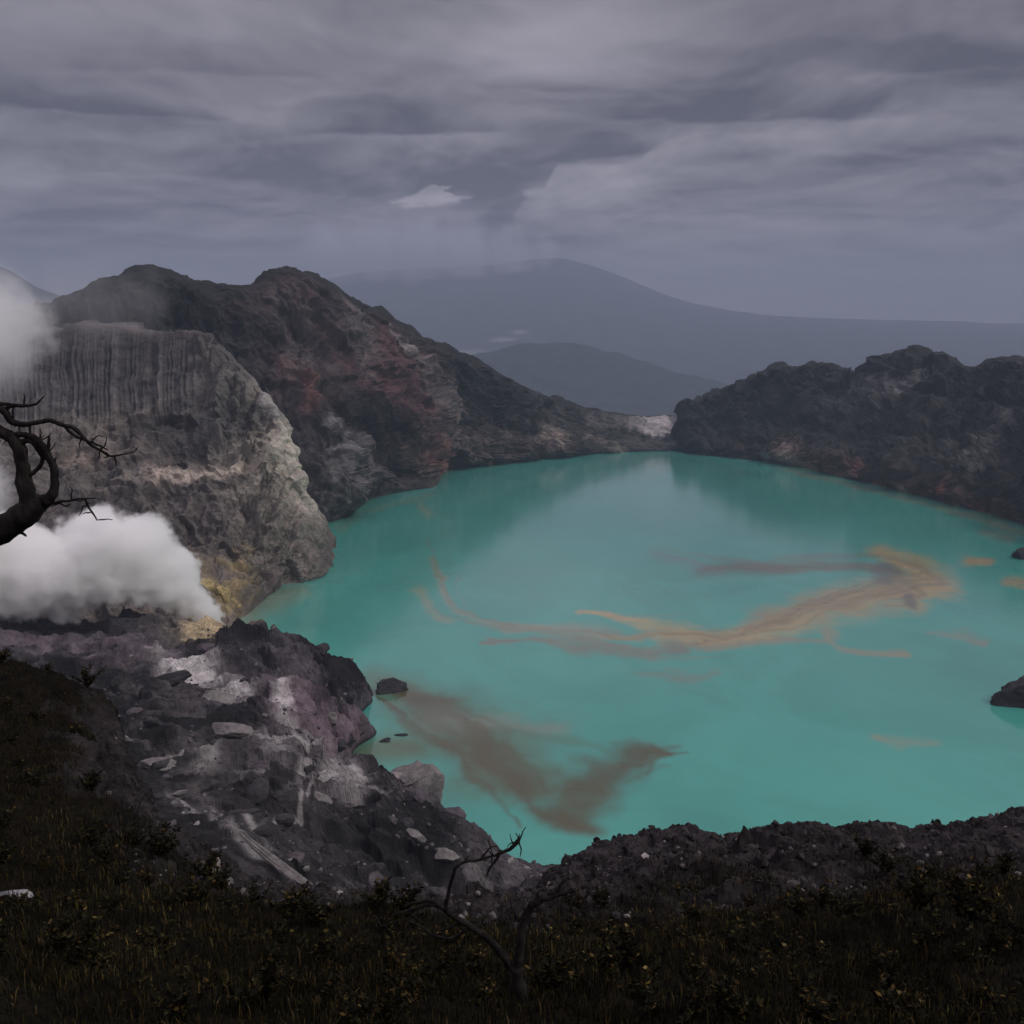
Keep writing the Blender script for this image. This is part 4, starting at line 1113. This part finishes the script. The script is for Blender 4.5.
def build_gravel(g, v, veg):
    r = np.random.default_rng(5)
    px, row = pix(g)
    ok = (v[None] > 2.6) & (v[None] < 5.05) & (veg < 0.8) & (px > 90) & (px < 1100)
    idx = np.argwhere(ok); n = 9000
    pk = idx[r.integers(0, len(idx), n)]
    c = g[pk[:, 0], pk[:, 1]] + r.normal(0, 0.05, (n, 3)) * np.array((1, 1, 0))
    t = (1 + 5 ** .5) / 2
    iv = np.array([(-1, t, 0), (1, t, 0), (-1, -t, 0), (1, -t, 0), (0, -1, t), (0, 1, t), (0, -1, -t), (0, 1, -t), (t, 0, -1), (t, 0, 1), (-t, 0, -1), (-t, 0, 1)]) / 1.9
    fi = np.array([(0, 11, 5), (0, 5, 1), (0, 1, 7), (0, 7, 10), (0, 10, 11), (1, 5, 9), (5, 11, 4), (11, 10, 2), (10, 7, 6), (7, 1, 8), (3, 9, 4), (3, 4, 2), (3, 2, 6), (3, 6, 8), (3, 8, 9), (4, 9, 5), (2, 4, 11), (6, 2, 10), (8, 6, 7), (9, 8, 1)])
    s = np.minimum(np.exp(r.normal(-2.9, 0.45, n)), 0.16)
    vv = iv[None] * r.uniform(0.55, 1.25, (n, 12, 1)) * r.uniform(0.6, 1.2, (n, 1, 3)) * s[:, None, None] + c[:, None]
    ff = (fi[None] + np.arange(n)[:, None, None] * 12).reshape(-1, 3)
    k = r.random(n)[:, None]
    col = np.where(k < 0.86, np.array((0.034, 0.030, 0.031)), np.where(k < 0.97, np.array((0.08, 0.07, 0.07)), np.array((0.20, 0.18, 0.175)))) * r.uniform(0.6, 1.4, (n, 1))
    o = mesh_np('gravel', vv.reshape(-1, 3), ff, M_near, cols=np.repeat(col, 12, axis=0), smooth=False)
    tag(o, 'loose dark gravel with pale chips on the near ridge', kind='stuff')


def build_rubble(g):
    r = np.random.default_rng(15)
    px, row = pix(g)
    ok = (px > 60) & (px < 580) & (row > 625) & (row < 930) & (g[..., 2] > 0.2)
    idx = np.argwhere(ok); n = 4500
    pk = idx[r.integers(0, len(idx), n)]; c = g[pk[:, 0], pk[:, 1]]
    cl = fbm(c * 0.03 + 300, 3); keep = cl > r.uniform(-0.5, 0.35, n); c = c[keep]; n = len(c)
    v0, f0 = rock_mesh(700, 1, 1, 0.8, 0.7, 5, 0.25); nv = len(v0)
    s = np.minimum(np.exp(r.normal(-0.55, 0.5, n)), 2.4) * np.interp(c[:, 1], [100, 400], [0.6, 1.1])
    a = r.uniform(0, 6.28, n); ca, sa = np.cos(a)[:, None], np.sin(a)[:, None]
    w = v0[None] * r.uniform(0.6, 1.25, (n, 1, 3)) * r.uniform(0.8, 1.2, (n, nv, 1))
    w = np.stack([w[..., 0] * ca - w[..., 1] * sa, w[..., 0] * sa + w[..., 1] * ca, w[..., 2]], -1) * s[:, None, None] + c[:, None]
    ff = (f0[None] + np.arange(n)[:, None, None] * nv).reshape(-1, 3)
    k = r.random(n)[:, None]
    col = np.where(k < 0.62, np.array((0.046, 0.041, 0.043)), np.where(k < 0.9, np.array((0.085, 0.076, 0.08)), np.array((0.19, 0.175, 0.17)))) * r.uniform(0.6, 1.4, (n, 1))
    o = mesh_np('rubble', w.reshape(-1, 3), ff, M_mid, cols=np.repeat(col, nv, axis=0), smooth=False)
    tag(o, 'loose grey rubble strewn over the lava shore', kind='stuff')


def build_blocks(g):
    r = np.random.default_rng(33)
    px, row = pix(g)
    idx = np.argwhere((px > 95) & (px < 520) & (row > 640) & (row < 905) & (g[..., 2] > 1.5))
    kinds = [('dark angular lava block on the rugged near shore', 'dark lava blocks on the near shore', rock_mat('lava_block_dark', 3.0, col=(0.040, 0.036, 0.039), bump=0.8, contrast=0.6)),
             ('purple grey angular slab on the rugged near shore', 'purple grey slabs on the near shore', rock_mat('lava_block_purple', 3.0, col=(0.085, 0.072, 0.080), bump=0.8, contrast=0.6)),
             ('pale weathered angular slab on the rugged near shore', 'pale slabs on the near shore', rock_mat('lava_block_pale', 3.0, col=(0.165, 0.150, 0.146), bump=0.8, contrast=0.6))]
    meshes = {}
    spots = []; n = 0
    for t in range(20000):
        if n >= 95: break
        i, j = idx[r.integers(len(idx))]; a, b = px[i, j], row[i, j]
        if any((a - x) ** 2 + (2 * (b - y)) ** 2 < 19 ** 2 for x, y in spots): continue
        spots.append((a, b)); n += 1
        k = int(r.choice(3, p=[0.42, 0.38, 0.20])); m = int(r.integers(4))
        if (k, m) not in meshes:
            v, f = rock_mesh(800 + 10 * k + m, 4, 1.0, 0.68, 0.55, 26, 0.2)
            o = mesh_np('lava_block', v, f, kinds[k][2], smooth=False); meshes[(k, m)] = o
        else:
            o = link(meshes[(k, m)].copy())
        p = g[i, j]; sz = float(np.clip(np.exp(r.normal(1.15, 0.45)), 1.4, 7.0)) * float(np.interp(p[1], [100, 450], [0.55, 1.25]))
        o.location = p + np.array((0, 0, 0.12 * sz)); o.scale = (sz * r.uniform(0.8, 1.5), sz, sz * r.uniform(0.7, 1.2))
        o.rotation_euler = (r.normal(0, 0.3), r.normal(0.12, 0.3), math.radians(37) + r.normal(0, 0.5))
        tag(o, kinds[k][0], 'rock', kinds[k][1])


def axis_rock(name, seed, a, b, width, thick, mat, label, cat):
    """a rock whose long axis runs from a to b"""
    a, b = np.array(a), np.array(b); L = np.linalg.norm(b - a) / 2
    e = (b - a) / (2 * L); up = np.array((0, 0, 1.0)); f = np.cross(up, e); f /= np.linalg.norm(f); u = np.cross(e, f)
    v, fc = rock_mesh(seed, 5, 1, 1, 1, 12, 0.42)
    v = v[:, :1] * 1.25 * L * e + v[:, 1:2] * width * f + v[:, 2:] * thick * u
    o = mesh_np(name, v, fc, mat); o.location = (a + b) / 2
    return tag(o, label, cat)


def build_boulders(gm, gf):
    pale = rock_mat('pale_boulder_rock', 3.5, col=(0.17, 0.155, 0.148), bump=0.8, contrast=0.55)
    pinkish = rock_mat('pinkish_boulder_rock', 3.0, col=(0.26, 0.225, 0.22), bump=0.8, contrast=0.5)
    dark = rock_mat('wet_dark_rock', 4.0, col=(0.030, 0.029, 0.032), bump=0.9, contrast=0.6)
    sulf = rock_mat('sulphur_rock', 1.5, col=(0.33, 0.26, 0.12), bump=0.8, contrast=0.7)
    white = rock_mat('white_rock', 0.4, col=(0.28, 0.27, 0.28), bump=0.8, contrast=0.6)
    def S(px, row, z=0): return onz(px, row, z)
    def big(name, px, row, z, wpx, seed, mat, label, cat, **kw):
        p = S(px, row, z); size = wpx * p[1] / FOC
        return put_rock(name, seed, p, size, mat, label, cat, **kw)
    big('boulder', 411, 797, 9, 50, 41, pale, 'large pale boulder at the water edge of the lava shore', 'boulder', sx=0.9, sy=0.7, sz=0.75, cuts=12, rot=-0.75)
    big('boulder', 396, 780, 14, 20, 47, pinkish, 'white capped rock on top of the pale shore boulder', 'boulder', sx=1.0, sy=0.6, sz=0.55)
    big('rock_islet', 388, 691, 0, 18, 43, dark, 'small black pointed islet at the tip of the lava shore', 'rock', sx=1.0, sy=0.6, sz=0.6, rot=0.5, cuts=12, rough=0.35)
    big('rock_islet', 385, 741, 0, 8, 44, dark, 'small round black rock in the water off the purple shore', 'rock', sx=1.0, sy=0.7, sz=0.4)
    big('rock_islet', 401, 735, 0, 7, 45, dark, 'thin flat black rock just off the purple shore, the outer of two', 'rock', sx=1.0, sy=0.5, sz=0.2)
    big('rock_islet', 1036, 706, -2, 42, 46, dark, 'large black outcrop rising from the water at the right edge', 'rock', sx=1.0, sy=0.7, sz=0.62, rot=0.3, cuts=14, rough=0.35)
    big('rock_islet', 1026, 558, 0, 15, 48, dark, 'dark rock in the water beneath the right shore', 'rock', sx=1.0, sy=0.8, sz=0.75)
    # sulphur crust around the vent
    for k, (a, b, w_) in enumerate([(222, 596, 12), (232, 607, 9), (205, 586, 9), (196, 625, 10), (214, 634, 10)]):
        lab = ['tall yellow sulphur crag on the right of the steam', 'yellow sulphur lump nearest the lake beside the vent', 'yellow sulphur crust at the upper edge of the steam', 'yellow sulphur block below the steam plume', 'pale sulphur rock at the foot of the vent'][k]
        p = P(a, b, 556 if k > 2 else 585); put_rock('sulphur_rock', 60 + k, p, w_ * p[1] / FOC, sulf, lab, 'rock', sx=0.9, sy=0.8, sz=1.0, cuts=12, rough=0.3)
    # pale rocks lying on the slopes
    sm = Surf(gm); sf = Surf(gf)
    a_, b_ = sm.at(502, 862), sm.at(542, 886)
    axis_rock('boulder', 90, a_ + np.array((0, 0, 1)), b_ + np.array((0, 0, 1)), 3.0, 2.2, pinkish, 'long pinkish white slab above the notch where the ridges meet', 'boulder')
    pr = sm.at(300, 882)[1]
    axis_rock('boulder', 91, P(264, 852, pr), P(346, 916, pr * 0.93), 0.9, 0.7, pale, 'long pale rib of rock running down the slope at lower left', 'boulder')
    for k, (a, b, w_, Q, mat, lab, kw) in enumerate([
        (92, 706, 30, sm, pale, 'broad pale slab at the left above the dark bushes', dict(sx=1.0, sy=0.6, sz=0.3)),
        (215, 700, 26, sm, pale, 'tan rounded outcrop below the sulphur vent', dict(sx=1.0, sy=0.6, sz=0.4, rot=-0.5)),
        (160, 765, 22, sm, pale, 'pale broken slab in the middle of the left lava shore', dict(sx=1.0, sy=0.5, sz=0.3)),
        (160, 882, 11, sf, pinkish, 'pinkish broken rock among the bushes at lower left', dict(sx=0.8, sy=0.8, sz=0.9)),
        (213, 868, 13, sf, pinkish, 'tall jagged rock at the top of the dark slope, lower left', dict(sx=0.6, sy=0.8, sz=1.0)),
        (12, 898, 20, sf, white, 'white rock at the far left of the foreground slope', dict(sx=1.0, sy=0.7, sz=0.42)),
        (195, 911, 7, sf, pale, 'small tan stone in the grass at lower left', dict(sx=1.0, sy=0.8, sz=0.8)),
        (131, 828, 4, sf, white, 'small white stone beside the dark left slope crest', dict(sx=1.0, sy=0.8, sz=0.8)),
    ]):
        p = Q.at(a, b); put_rock('boulder' if w_ > 15 else 'rock', 80 + k, tuple(p), w_ * p[1] / FOC, mat, lab, 'boulder' if w_ > 15 else 'rock', **kw)


# ================================================================== STEAM
def puff_volume(name, puffs, density, noise_scale, noise_amp, label, pad=1.0, col=(0.995, 0.995, 0.99, 1), step=1.0, edge=0.35, cat='steam', kind=None):
    """puffs: (x,y,z,r) - a closed lumpy hull holding a drifting vapour"""
    import bmesh
    A = np.array(puffs, float)
    lo = (A[:, :3] - A[:, 3:] * (1 + pad)).min(0); hi = (A[:, :3] + A[:, 3:] * (1 + pad)).max(0)
    bm = bmesh.new(); bmesh.ops.create_cube(bm, size=1)
    base = A[:, :3].mean(0)
    for q in bm.verts:
        s = np.array(q.co[:]) + 0.5; q.co = Vector((lo + (hi - lo) * s - base).tolist())
    me = bpy.data.meshes.new(name); bm.to_mesh(me); bm.free()
    o = link(bpy.data.objects.new(name, me)); o.location = base
    m = bpy.data.materials.new(name + '_vapour'); m.use_nodes = True
    nt = NT(m.node_tree)
    for n in list(nt.n): nt.n.remove(n)
    out = nt.new('ShaderNodeOutputMaterial'); vol = nt.new('ShaderNodeVolumePrincipled')
    nt.l.new(vol.outputs[0], out.inputs['Volume'])
    vol.inputs['Color'].default_value = col; vol.inputs['Anisotropy'].default_value = 0.0
    tc = nt.new('ShaderNodeTexCoord').outputs['Object']
    R = float(A[:, 3].mean())
    n1 = nt.new('ShaderNodeTexNoise'); nt.put(n1.inputs['Vector'], tc); n1.inputs['Scale'].default_value = noise_scale; n1.inputs['Detail'].default_value = 5; n1.inputs['Roughness'].default_value = 0.62
    off = nt.vm('SCALE', nt.vm('SUBTRACT', n1.outputs['Color'], (0.5, 0.5, 0.5)), scale=noise_amp * 2)
    n2 = nt.new('ShaderNodeTexNoise'); nt.put(n2.inputs['Vector'], tc); n2.inputs['Scale'].default_value = noise_scale * 3.3; n2.inputs['Detail'].default_value = 4; n2.inputs['Roughness'].default_value = 0.6
    off = nt.vm('ADD', off, nt.vm('SCALE', nt.vm('SUBTRACT', n2.outputs['Color'], (0.5, 0.5, 0.5)), scale=noise_amp * 0.95))
    pos = nt.vm('ADD', tc, off)
    best = None
    for (x, y, z, r) in puffs:
        c = np.array((x, y, z)) - base
        d = nt.m('DIVIDE', nt.vm('DISTANCE', pos, tuple(c)), r)
        best = d if best is None else nt.m('SMOOTH_MIN', best, d, 0.12)
    f = nt.smooth(best, 1.0 + edge, 1.0 - edge, 0.0, 1.0)
    nt.put(vol.inputs['Density'], nt.m('MULTIPLY', f, density))
    me.materials.append(m)
    m.cycles.homogeneous_volume = False; m.cycles.volume_step_rate = step
    return tag(o, label, cat, kind=kind)


def build_steam():
    def q(px, row, Y, r): p = P(px, row, Y); return (p[0], p[1], p[2], r * Y / FOC)
    puff_volume('steam_plume', [q(214, 622, 545, 10), (q(205, 608, 545, 17)), q(192, 596, 540, 19), q(168, 578, 535, 27), q(134, 557, 525, 40), q(98, 555, 515, 46), q(62, 574, 505, 40), (q(20, 568, 495, 45)), q(-35, 560, 480, 55), q(-100, 545, 460, 65)], 0.22, 0.036, 17,
                'dense white steam billowing from the sulphur vent', pad=0.45, edge=0.12, step=0.35)
    puff_volume('steam_cloud', [q(25, 328, 640, 26), q(-8, 335, 630, 42), q(-80, 345, 600, 62), q(-24, 492, 530, 28), q(-70, 500, 520, 55)], 0.045, 0.022, 30,
                'thin grey steam drifting across the left ridge behind the tree', pad=0.6, edge=0.6, step=0.3)
    puff_volume('steam_wisp', [q(60, 300, 780, 26), q(100, 302, 800, 30), q(140, 300, 820, 22)], 0.0045, 0.02, 26,
                'faint wisp of vapour in front of the dark left summit', pad=0.8, edge=0.8, step=0.5)


# ================================================================== AIR, SKY, LIGHT, CAMERA
def build_mist():
    D = 14500.0
    def q(px, row, r, Y=D): p = P(px, row, Y); return (p[0], p[1], p[2], r * Y / FOC)
    puff_volume('mist', [q(330, 256, 22), q(375, 253, 24), q(420, 252, 24), q(465, 252, 24), (q(508, 250, 18)), q(545, 249, 12)], 0.0030, 0.0016, 330,
                'low cloud hiding the summit of the far volcano', pad=0.7, col=(0.86, 0.85, 0.93, 1), step=0.5, edge=0.75, cat='cloud', kind='stuff')


def build_haze():
    import bmesh
    bm = bmesh.new(); bmesh.ops.create_cube(bm, size=1)
    lo = np.array((-21000, -2000, ZP - 25)); hi = np.array((21000, 21000, 1640.0))
    for q in bm.verts:
        s = np.array(q.co[:]) + 0.5; q.co = Vector((lo + (hi - lo) * s).tolist())
    me = bpy.data.meshes.new('haze'); bm.to_mesh(me); bm.free()
    o = link(bpy.data.objects.new('haze', me)); tag(o, 'blue grey haze over the crater and the far volcano', kind='stuff')
    m = bpy.data.materials.new('haze_air'); m.use_nodes = True; nt = NT(m.node_tree)
    for n in list(nt.n): nt.n.remove(n)
    out = nt.new('ShaderNodeOutputMaterial'); vol = nt.new('ShaderNodeVolumePrincipled'); nt.l.new(vol.outputs[0], out.inputs['Volume'])
    vol.inputs['Color'].default_value = (0.48, 0.555, 0.70, 1); vol.inputs['Density'].default_value = HAZE; vol.inputs['Anisotropy'].default_value = 0.0
    m.cycles.homogeneous_volume = True
    me.materials.append(m)


def sky_map(px, row, el, q):
    """radiance value of the overcast deck for each direction; px,row: where a direction meets the reference frame, el in degrees"""
    def n3(sx, sy, off, octv, gain=0.5, **k):
        return fbm(np.stack([q[..., 0] * sx + off, q[..., 1] * sy - off * 1.7, np.full(px.shape, off * 0.31)], -1), octv, gain=gain, **k)
    w1 = n3(0.55, 0.55, 3.1, 4); w2 = n3(0.55, 0.55, 17.7, 4)
    q2 = np.stack([q[..., 0] + 0.55 * w1, q[..., 1] + 0.7 * w2], -1)
    def m3(s, off, octv, gain=0.5, shift=0.0, **k):
        return fbm(np.stack([q2[..., 0] * s + off, (q2[..., 1] + shift) * s * 0.8 - off * 1.7, np.full(px.shape, off * 0.31)], -1), octv, gain=gain, **k)
    A = m3(0.75, 5.2, 7, 0.52)
    Ash = m3(0.75, 5.2, 6, 0.52, shift=0.16)
    B = m3(2.0, 40.3, 6, 0.55)
    Bsh = m3(2.0, 40.3, 5, 0.55, shift=0.06)
    fr = fbm(np.stack([px * 0.011, row * 0.05, px * 0 + 4.4], -1), 5, gain=0.55)       # torn edges
    fr2 = fbm(np.stack([px * 0.03, row * 0.11, px * 0 + 9.4], -1), 5, gain=0.6)
    low = sstep(16.0, 3.0, el)
    C = m3(1.25, 71.3, 6, 0.5); Csh = m3(1.25, 71.3, 5, 0.5, shift=0.10)
    v = 0.194 + 0.060 * A + 0.050 * B + 0.055 * C + 0.17 * (A - Ash) + 0.08 * (B - Bsh) + 0.13 * (C - Csh)
    # thin bands drawn out along the horizon
    band = fbm(np.stack([px * 0.0035 + w1 * 0.4, row * 0.030 + w2 * 0.5, px * 0 + 12.4], -1), 6, gain=0.55)
    v = v + 0.022 * band
    pw = px + 30 * w1 + 20 * fr + 8 * fr2; rw = row + 18 * w2 + 10 * fr + 5 * fr2
    def spot(cx, cy, rx, ry, amp, rot=0.0, p=2.0):
        a = math.radians(rot); X = ((pw - cx) * math.cos(a) + (rw - cy) * math.sin(a)) / rx; Y = ((rw - cy) * math.cos(a) - (pw - cx) * math.sin(a)) / ry
        return amp * np.exp(-(X * X + Y * Y) ** (p / 2))
    for s_ in [(555, 45, 130, 60, .10), (510, 70, 60, 22, .05), (610, 20, 120, 30, .05), (110, 30, 190, 45, .03), (60, 104, 110, 16, -.055, 4), (230, 108, 120, 10, .05, 8), (290, 60, 170, 18, -.02), (870, 65, 210, 48, -.045),
               (690, 112, 150, 20, -.035, -4), (1000, 60, 90, 18, -.03), (470, 178, 75, 30, -.05), (320, 178, 150, 18, -.025), (110, 190, 190, 40, -.008), (590, 195, 75, 26, .035, -14), (800, 133, 150, 13, .045, -4), (930, 112, 70, 8, .035, -8),
               (840, 182, 190, 18, -.03), (760, 226, 260, 10, .028), (300, 232, 230, 26, -.015), (60, 245, 140, 16, -.01), (505, 222, 30, 26, -.03), (430, 140, 60, 10, .03)]:
        v = v + spot(*s_)
    def shelf(cx, cy, rx, up, amp, slope=0.0, glow=0.4, tear=7.0):
        dx = px - cx; e = (cy + slope * dx + tear * (1.1 * fr + 0.8 * fr2 + 0.8 * C)) - row          # >0 above the base
        win = np.exp(-np.abs(dx / rx) ** 2.6)
        ab = sstep(-1.2, 3.5, e) * np.exp(-np.maximum(e, 0) / up); be = sstep(0.5, -2.5, e) * np.exp(np.minimum(e, 0) / (up * 0.7))
        return win * amp * (glow * be - ab)
    for s_ in [(400, 134, 110, 20, .075, -.03), (80, 112, 140, 18, .045, .06), (600, 160, 70, 26, .055, -.14), (780, 119, 150, 20, .05, -.02), (220, 74, 160, 18, .03, .02), (960, 68, 90, 20, .035, -.04), (900, 163, 160, 12, .03, -.01),
               (230, 178, 170, 20, .03, .02), (820, 206, 190, 10, .025, 0), (560, 94, 90, 14, .03, .05), (480, 212, 45, 14, .03, 0)]:
        v = v + shelf(*s_)
    # lit wedge beneath the torn deck edge
    ex = px + 7 * fr2
    edge = np.interp(ex, [512, 519, 521, 545, 549, 556, 600, 640, 652, 668, 700, 760, 900], [214, 208, 191, 188, 180, 168, 165, 160, 150, 140, 131, 124, 119]) + 4 * fr + 6 * fr2 + 10 * C
    wd = sstep(-1.5, 4, row - edge) * sstep(513, 527, px + 16 * fr2 + 14 * fr) * np.exp(-np.maximum(row - edge, 0) / 38) * (1 - 0.9 * sstep(560, 760, px))
    v = v + 0.080 * wd
    v = v + spot(495, 198, 30, 22, -.045) + spot(497, 226, 14, 18, -.02) + spot(560, 246, 60, 8, -.025)
    # small bright opening with ragged sides
    hx = px + 22 * fr2 + 34 * fr * sstep(0, 30, np.abs(px - 428)); top = 197 - 14 * np.exp(-((hx - 432) / 16) ** 2) + 12 * fr2 + 4 * C; bot = 213 - 9 * np.abs(hx - 428) / 48 * 1.0 + 10 * fr + 8 * fr2
    hole = sstep(0, 3.5, row - top) * sstep(0, 9, bot - row) * sstep(386, 392, hx) * sstep(469, 464, hx)
    v = v + 0.125 * hole
    v = 0.20 + (v - 0.20) * (1.45 + 0.85 * sstep(16, 8, el) - 1.75 * sstep(6.5, 2.0, el))
    v = v * (1 + 0.22 * low)
    return np.maximum(v, 0.05)


def build_world():
    w = bpy.data.worlds.new('World'); scene.world = w; w.use_nodes = True
    nt = NT(w.node_tree)
    for n in list(nt.n): nt.n.remove(n)
    out = nt.new('ShaderNodeOutputWorld')
    # clear Nishita sky far above the cloud deck
    sky = nt.new('ShaderNodeTexSky', sky_type='NISHITA'); sky.sun_disc = False
    sky.sun_elevation = math.radians(SUN_EL); sky.sun_rotation = math.radians(SUN_ROT); sky.altitude = 2300
    bs = nt.new('ShaderNodeBackground'); nt.l.new(sky.outputs[0], bs.inputs[0]); bs.inputs[1].default_value = 0.08
    # overcast deck computed as a map over azimuth and elevation
    AZ, E0, E1, W_, H_ = 52.0, -3.0, 36.0, 1800, 720
    a, e = np.meshgrid(np.radians(np.linspace(-AZ, AZ, W_)), np.radians(np.linspace(E0, E1, H_)))
    d = np.stack([np.sin(a) * np.cos(e), np.cos(a) * np.cos(e), np.sin(e)], -1)
    px, row = pix(d * 1000 + np.array((0, 0, H)))
    k = np.maximum(d[..., 2], 0) + 0.13
    v = sky_map(px, row, np.degrees(e), np.stack([d[..., 0] / k, d[..., 1] / k], -1))
    wm = sstep(.11, .24, v)[..., None]
    c = np.ones((H_, W_, 4), np.float32)
    c[..., :3] = v[..., None] * (np.array((1.075, .945, 1.10)) * (1 - wm) + np.array((1.05, .95, 1.06)) * wm)
    im = bpy.data.images.new('overcast_deck', W_, H_, alpha=False, float_buffer=True)
    im.colorspace_settings.name = 'Non-Color'
    im.pixels.foreach_set(c.ravel()); im.update(); im.pack()
    x, y, z = nt.sep(nt.vm('NORMALIZE', nt.new('ShaderNodeTexCoord').outputs['Generated']))
    az = nt.m('DEGREES', nt.m('ARCTAN2', x, y)); el = nt.m('DEGREES', nt.m('ARCSINE', z))
    uv = nt.xyz(nt.m('DIVIDE', nt.m('ADD', az, AZ), 2 * AZ), nt.m('DIVIDE', nt.m('SUBTRACT', el, E0), E1 - E0), 0.0)
    ti = nt.new('ShaderNodeTexImage', image=im, extension='EXTEND', interpolation='Cubic'); nt.put(ti.inputs[0], uv)
    # thinner, brighter cloud overhead
    zen = nt.smooth(el, 18.0, 60.0)
    col = nt.vm('SCALE', ti.outputs[0], scale=nt.m('ADD', 1.0, nt.m('MULTIPLY', zen, ZEN)))
    bc = nt.new('ShaderNodeBackground'); nt.put(bc.inputs[0], col); bc.inputs[1].default_value = 1.0
    mx = nt.new('ShaderNodeMixShader'); mx.inputs[0].default_value = 0.97
    nt.l.new(bs.outputs[0], mx.inputs[1]); nt.l.new(bc.outputs[0], mx.inputs[2]); nt.l.new(mx.outputs[0], out.inputs[0])


def build_light_camera():
    L = bpy.data.lights.new('sun', 'SUN'); L.energy = SUN_E; L.angle = math.radians(12); L.color = (1.0, 0.96, 0.90)
    o = link(bpy.data.objects.new('sun', L))
    a, e = math.radians(SUN_ROT), math.radians(SUN_EL)
    d = Vector((math.sin(a) * math.cos(e), math.cos(a) * math.cos(e), math.sin(e)))      # towards the sun
    o.rotation_euler = d.to_track_quat('Z', 'Y').to_euler()
    o.location = (0, 0, 800)
    cam = bpy.data.cameras.new('camera'); co = link(bpy.data.objects.new('camera', cam))
    cam.sensor_width = 36; cam.sensor_fit = 'HORIZONTAL'; cam.lens = 36 * FOC / 1024
    cam.clip_start = 0.1; cam.clip_end = 60000
    co.location = (0, 0, H); co.rotation_euler = (math.pi / 2 - PITCH, 0, 0)
    scene.camera = co


FS = 1.75; ZP = -800.0
HAZE = 1.02e-4
SUN_EL, SUN_ROT, SUN_E = 42.0, 105.0, 1.5
ZEN = 4.0
scene.view_settings.view_transform = 'Standard'; scene.view_settings.look = 'None'
scene.view_settings.exposure = 0.0; scene.view_settings.gamma = 1.0
cy = scene.cycles
cy.use_denoising = True
cy.max_bounces = 24; cy.diffuse_bounces = 3; cy.glossy_bounces = 3; cy.volume_bounces = 24; cy.transparent_max_bounces = 8
cy.volume_step_rate = 1.0; cy.volume_max_steps = 256
cy.use_adaptive_sampling = False

build_world(); build_light_camera()
build_far(); build_red_ridge(); build_right_ridge(); build_crater_wall()
gm = build_lakeshore(); build_lake()
gf, vf, veg = build_ground()
bark = build_dead_trees()
build_vegetation(gf, vf, veg, bark)
build_gravel(gf, vf, veg); build_rubble(gm); build_blocks(gm)
build_boulders(gm, gf)
build_steam(); build_mist(); build_haze()
print('script seconds', round(time.time() - T0, 1))
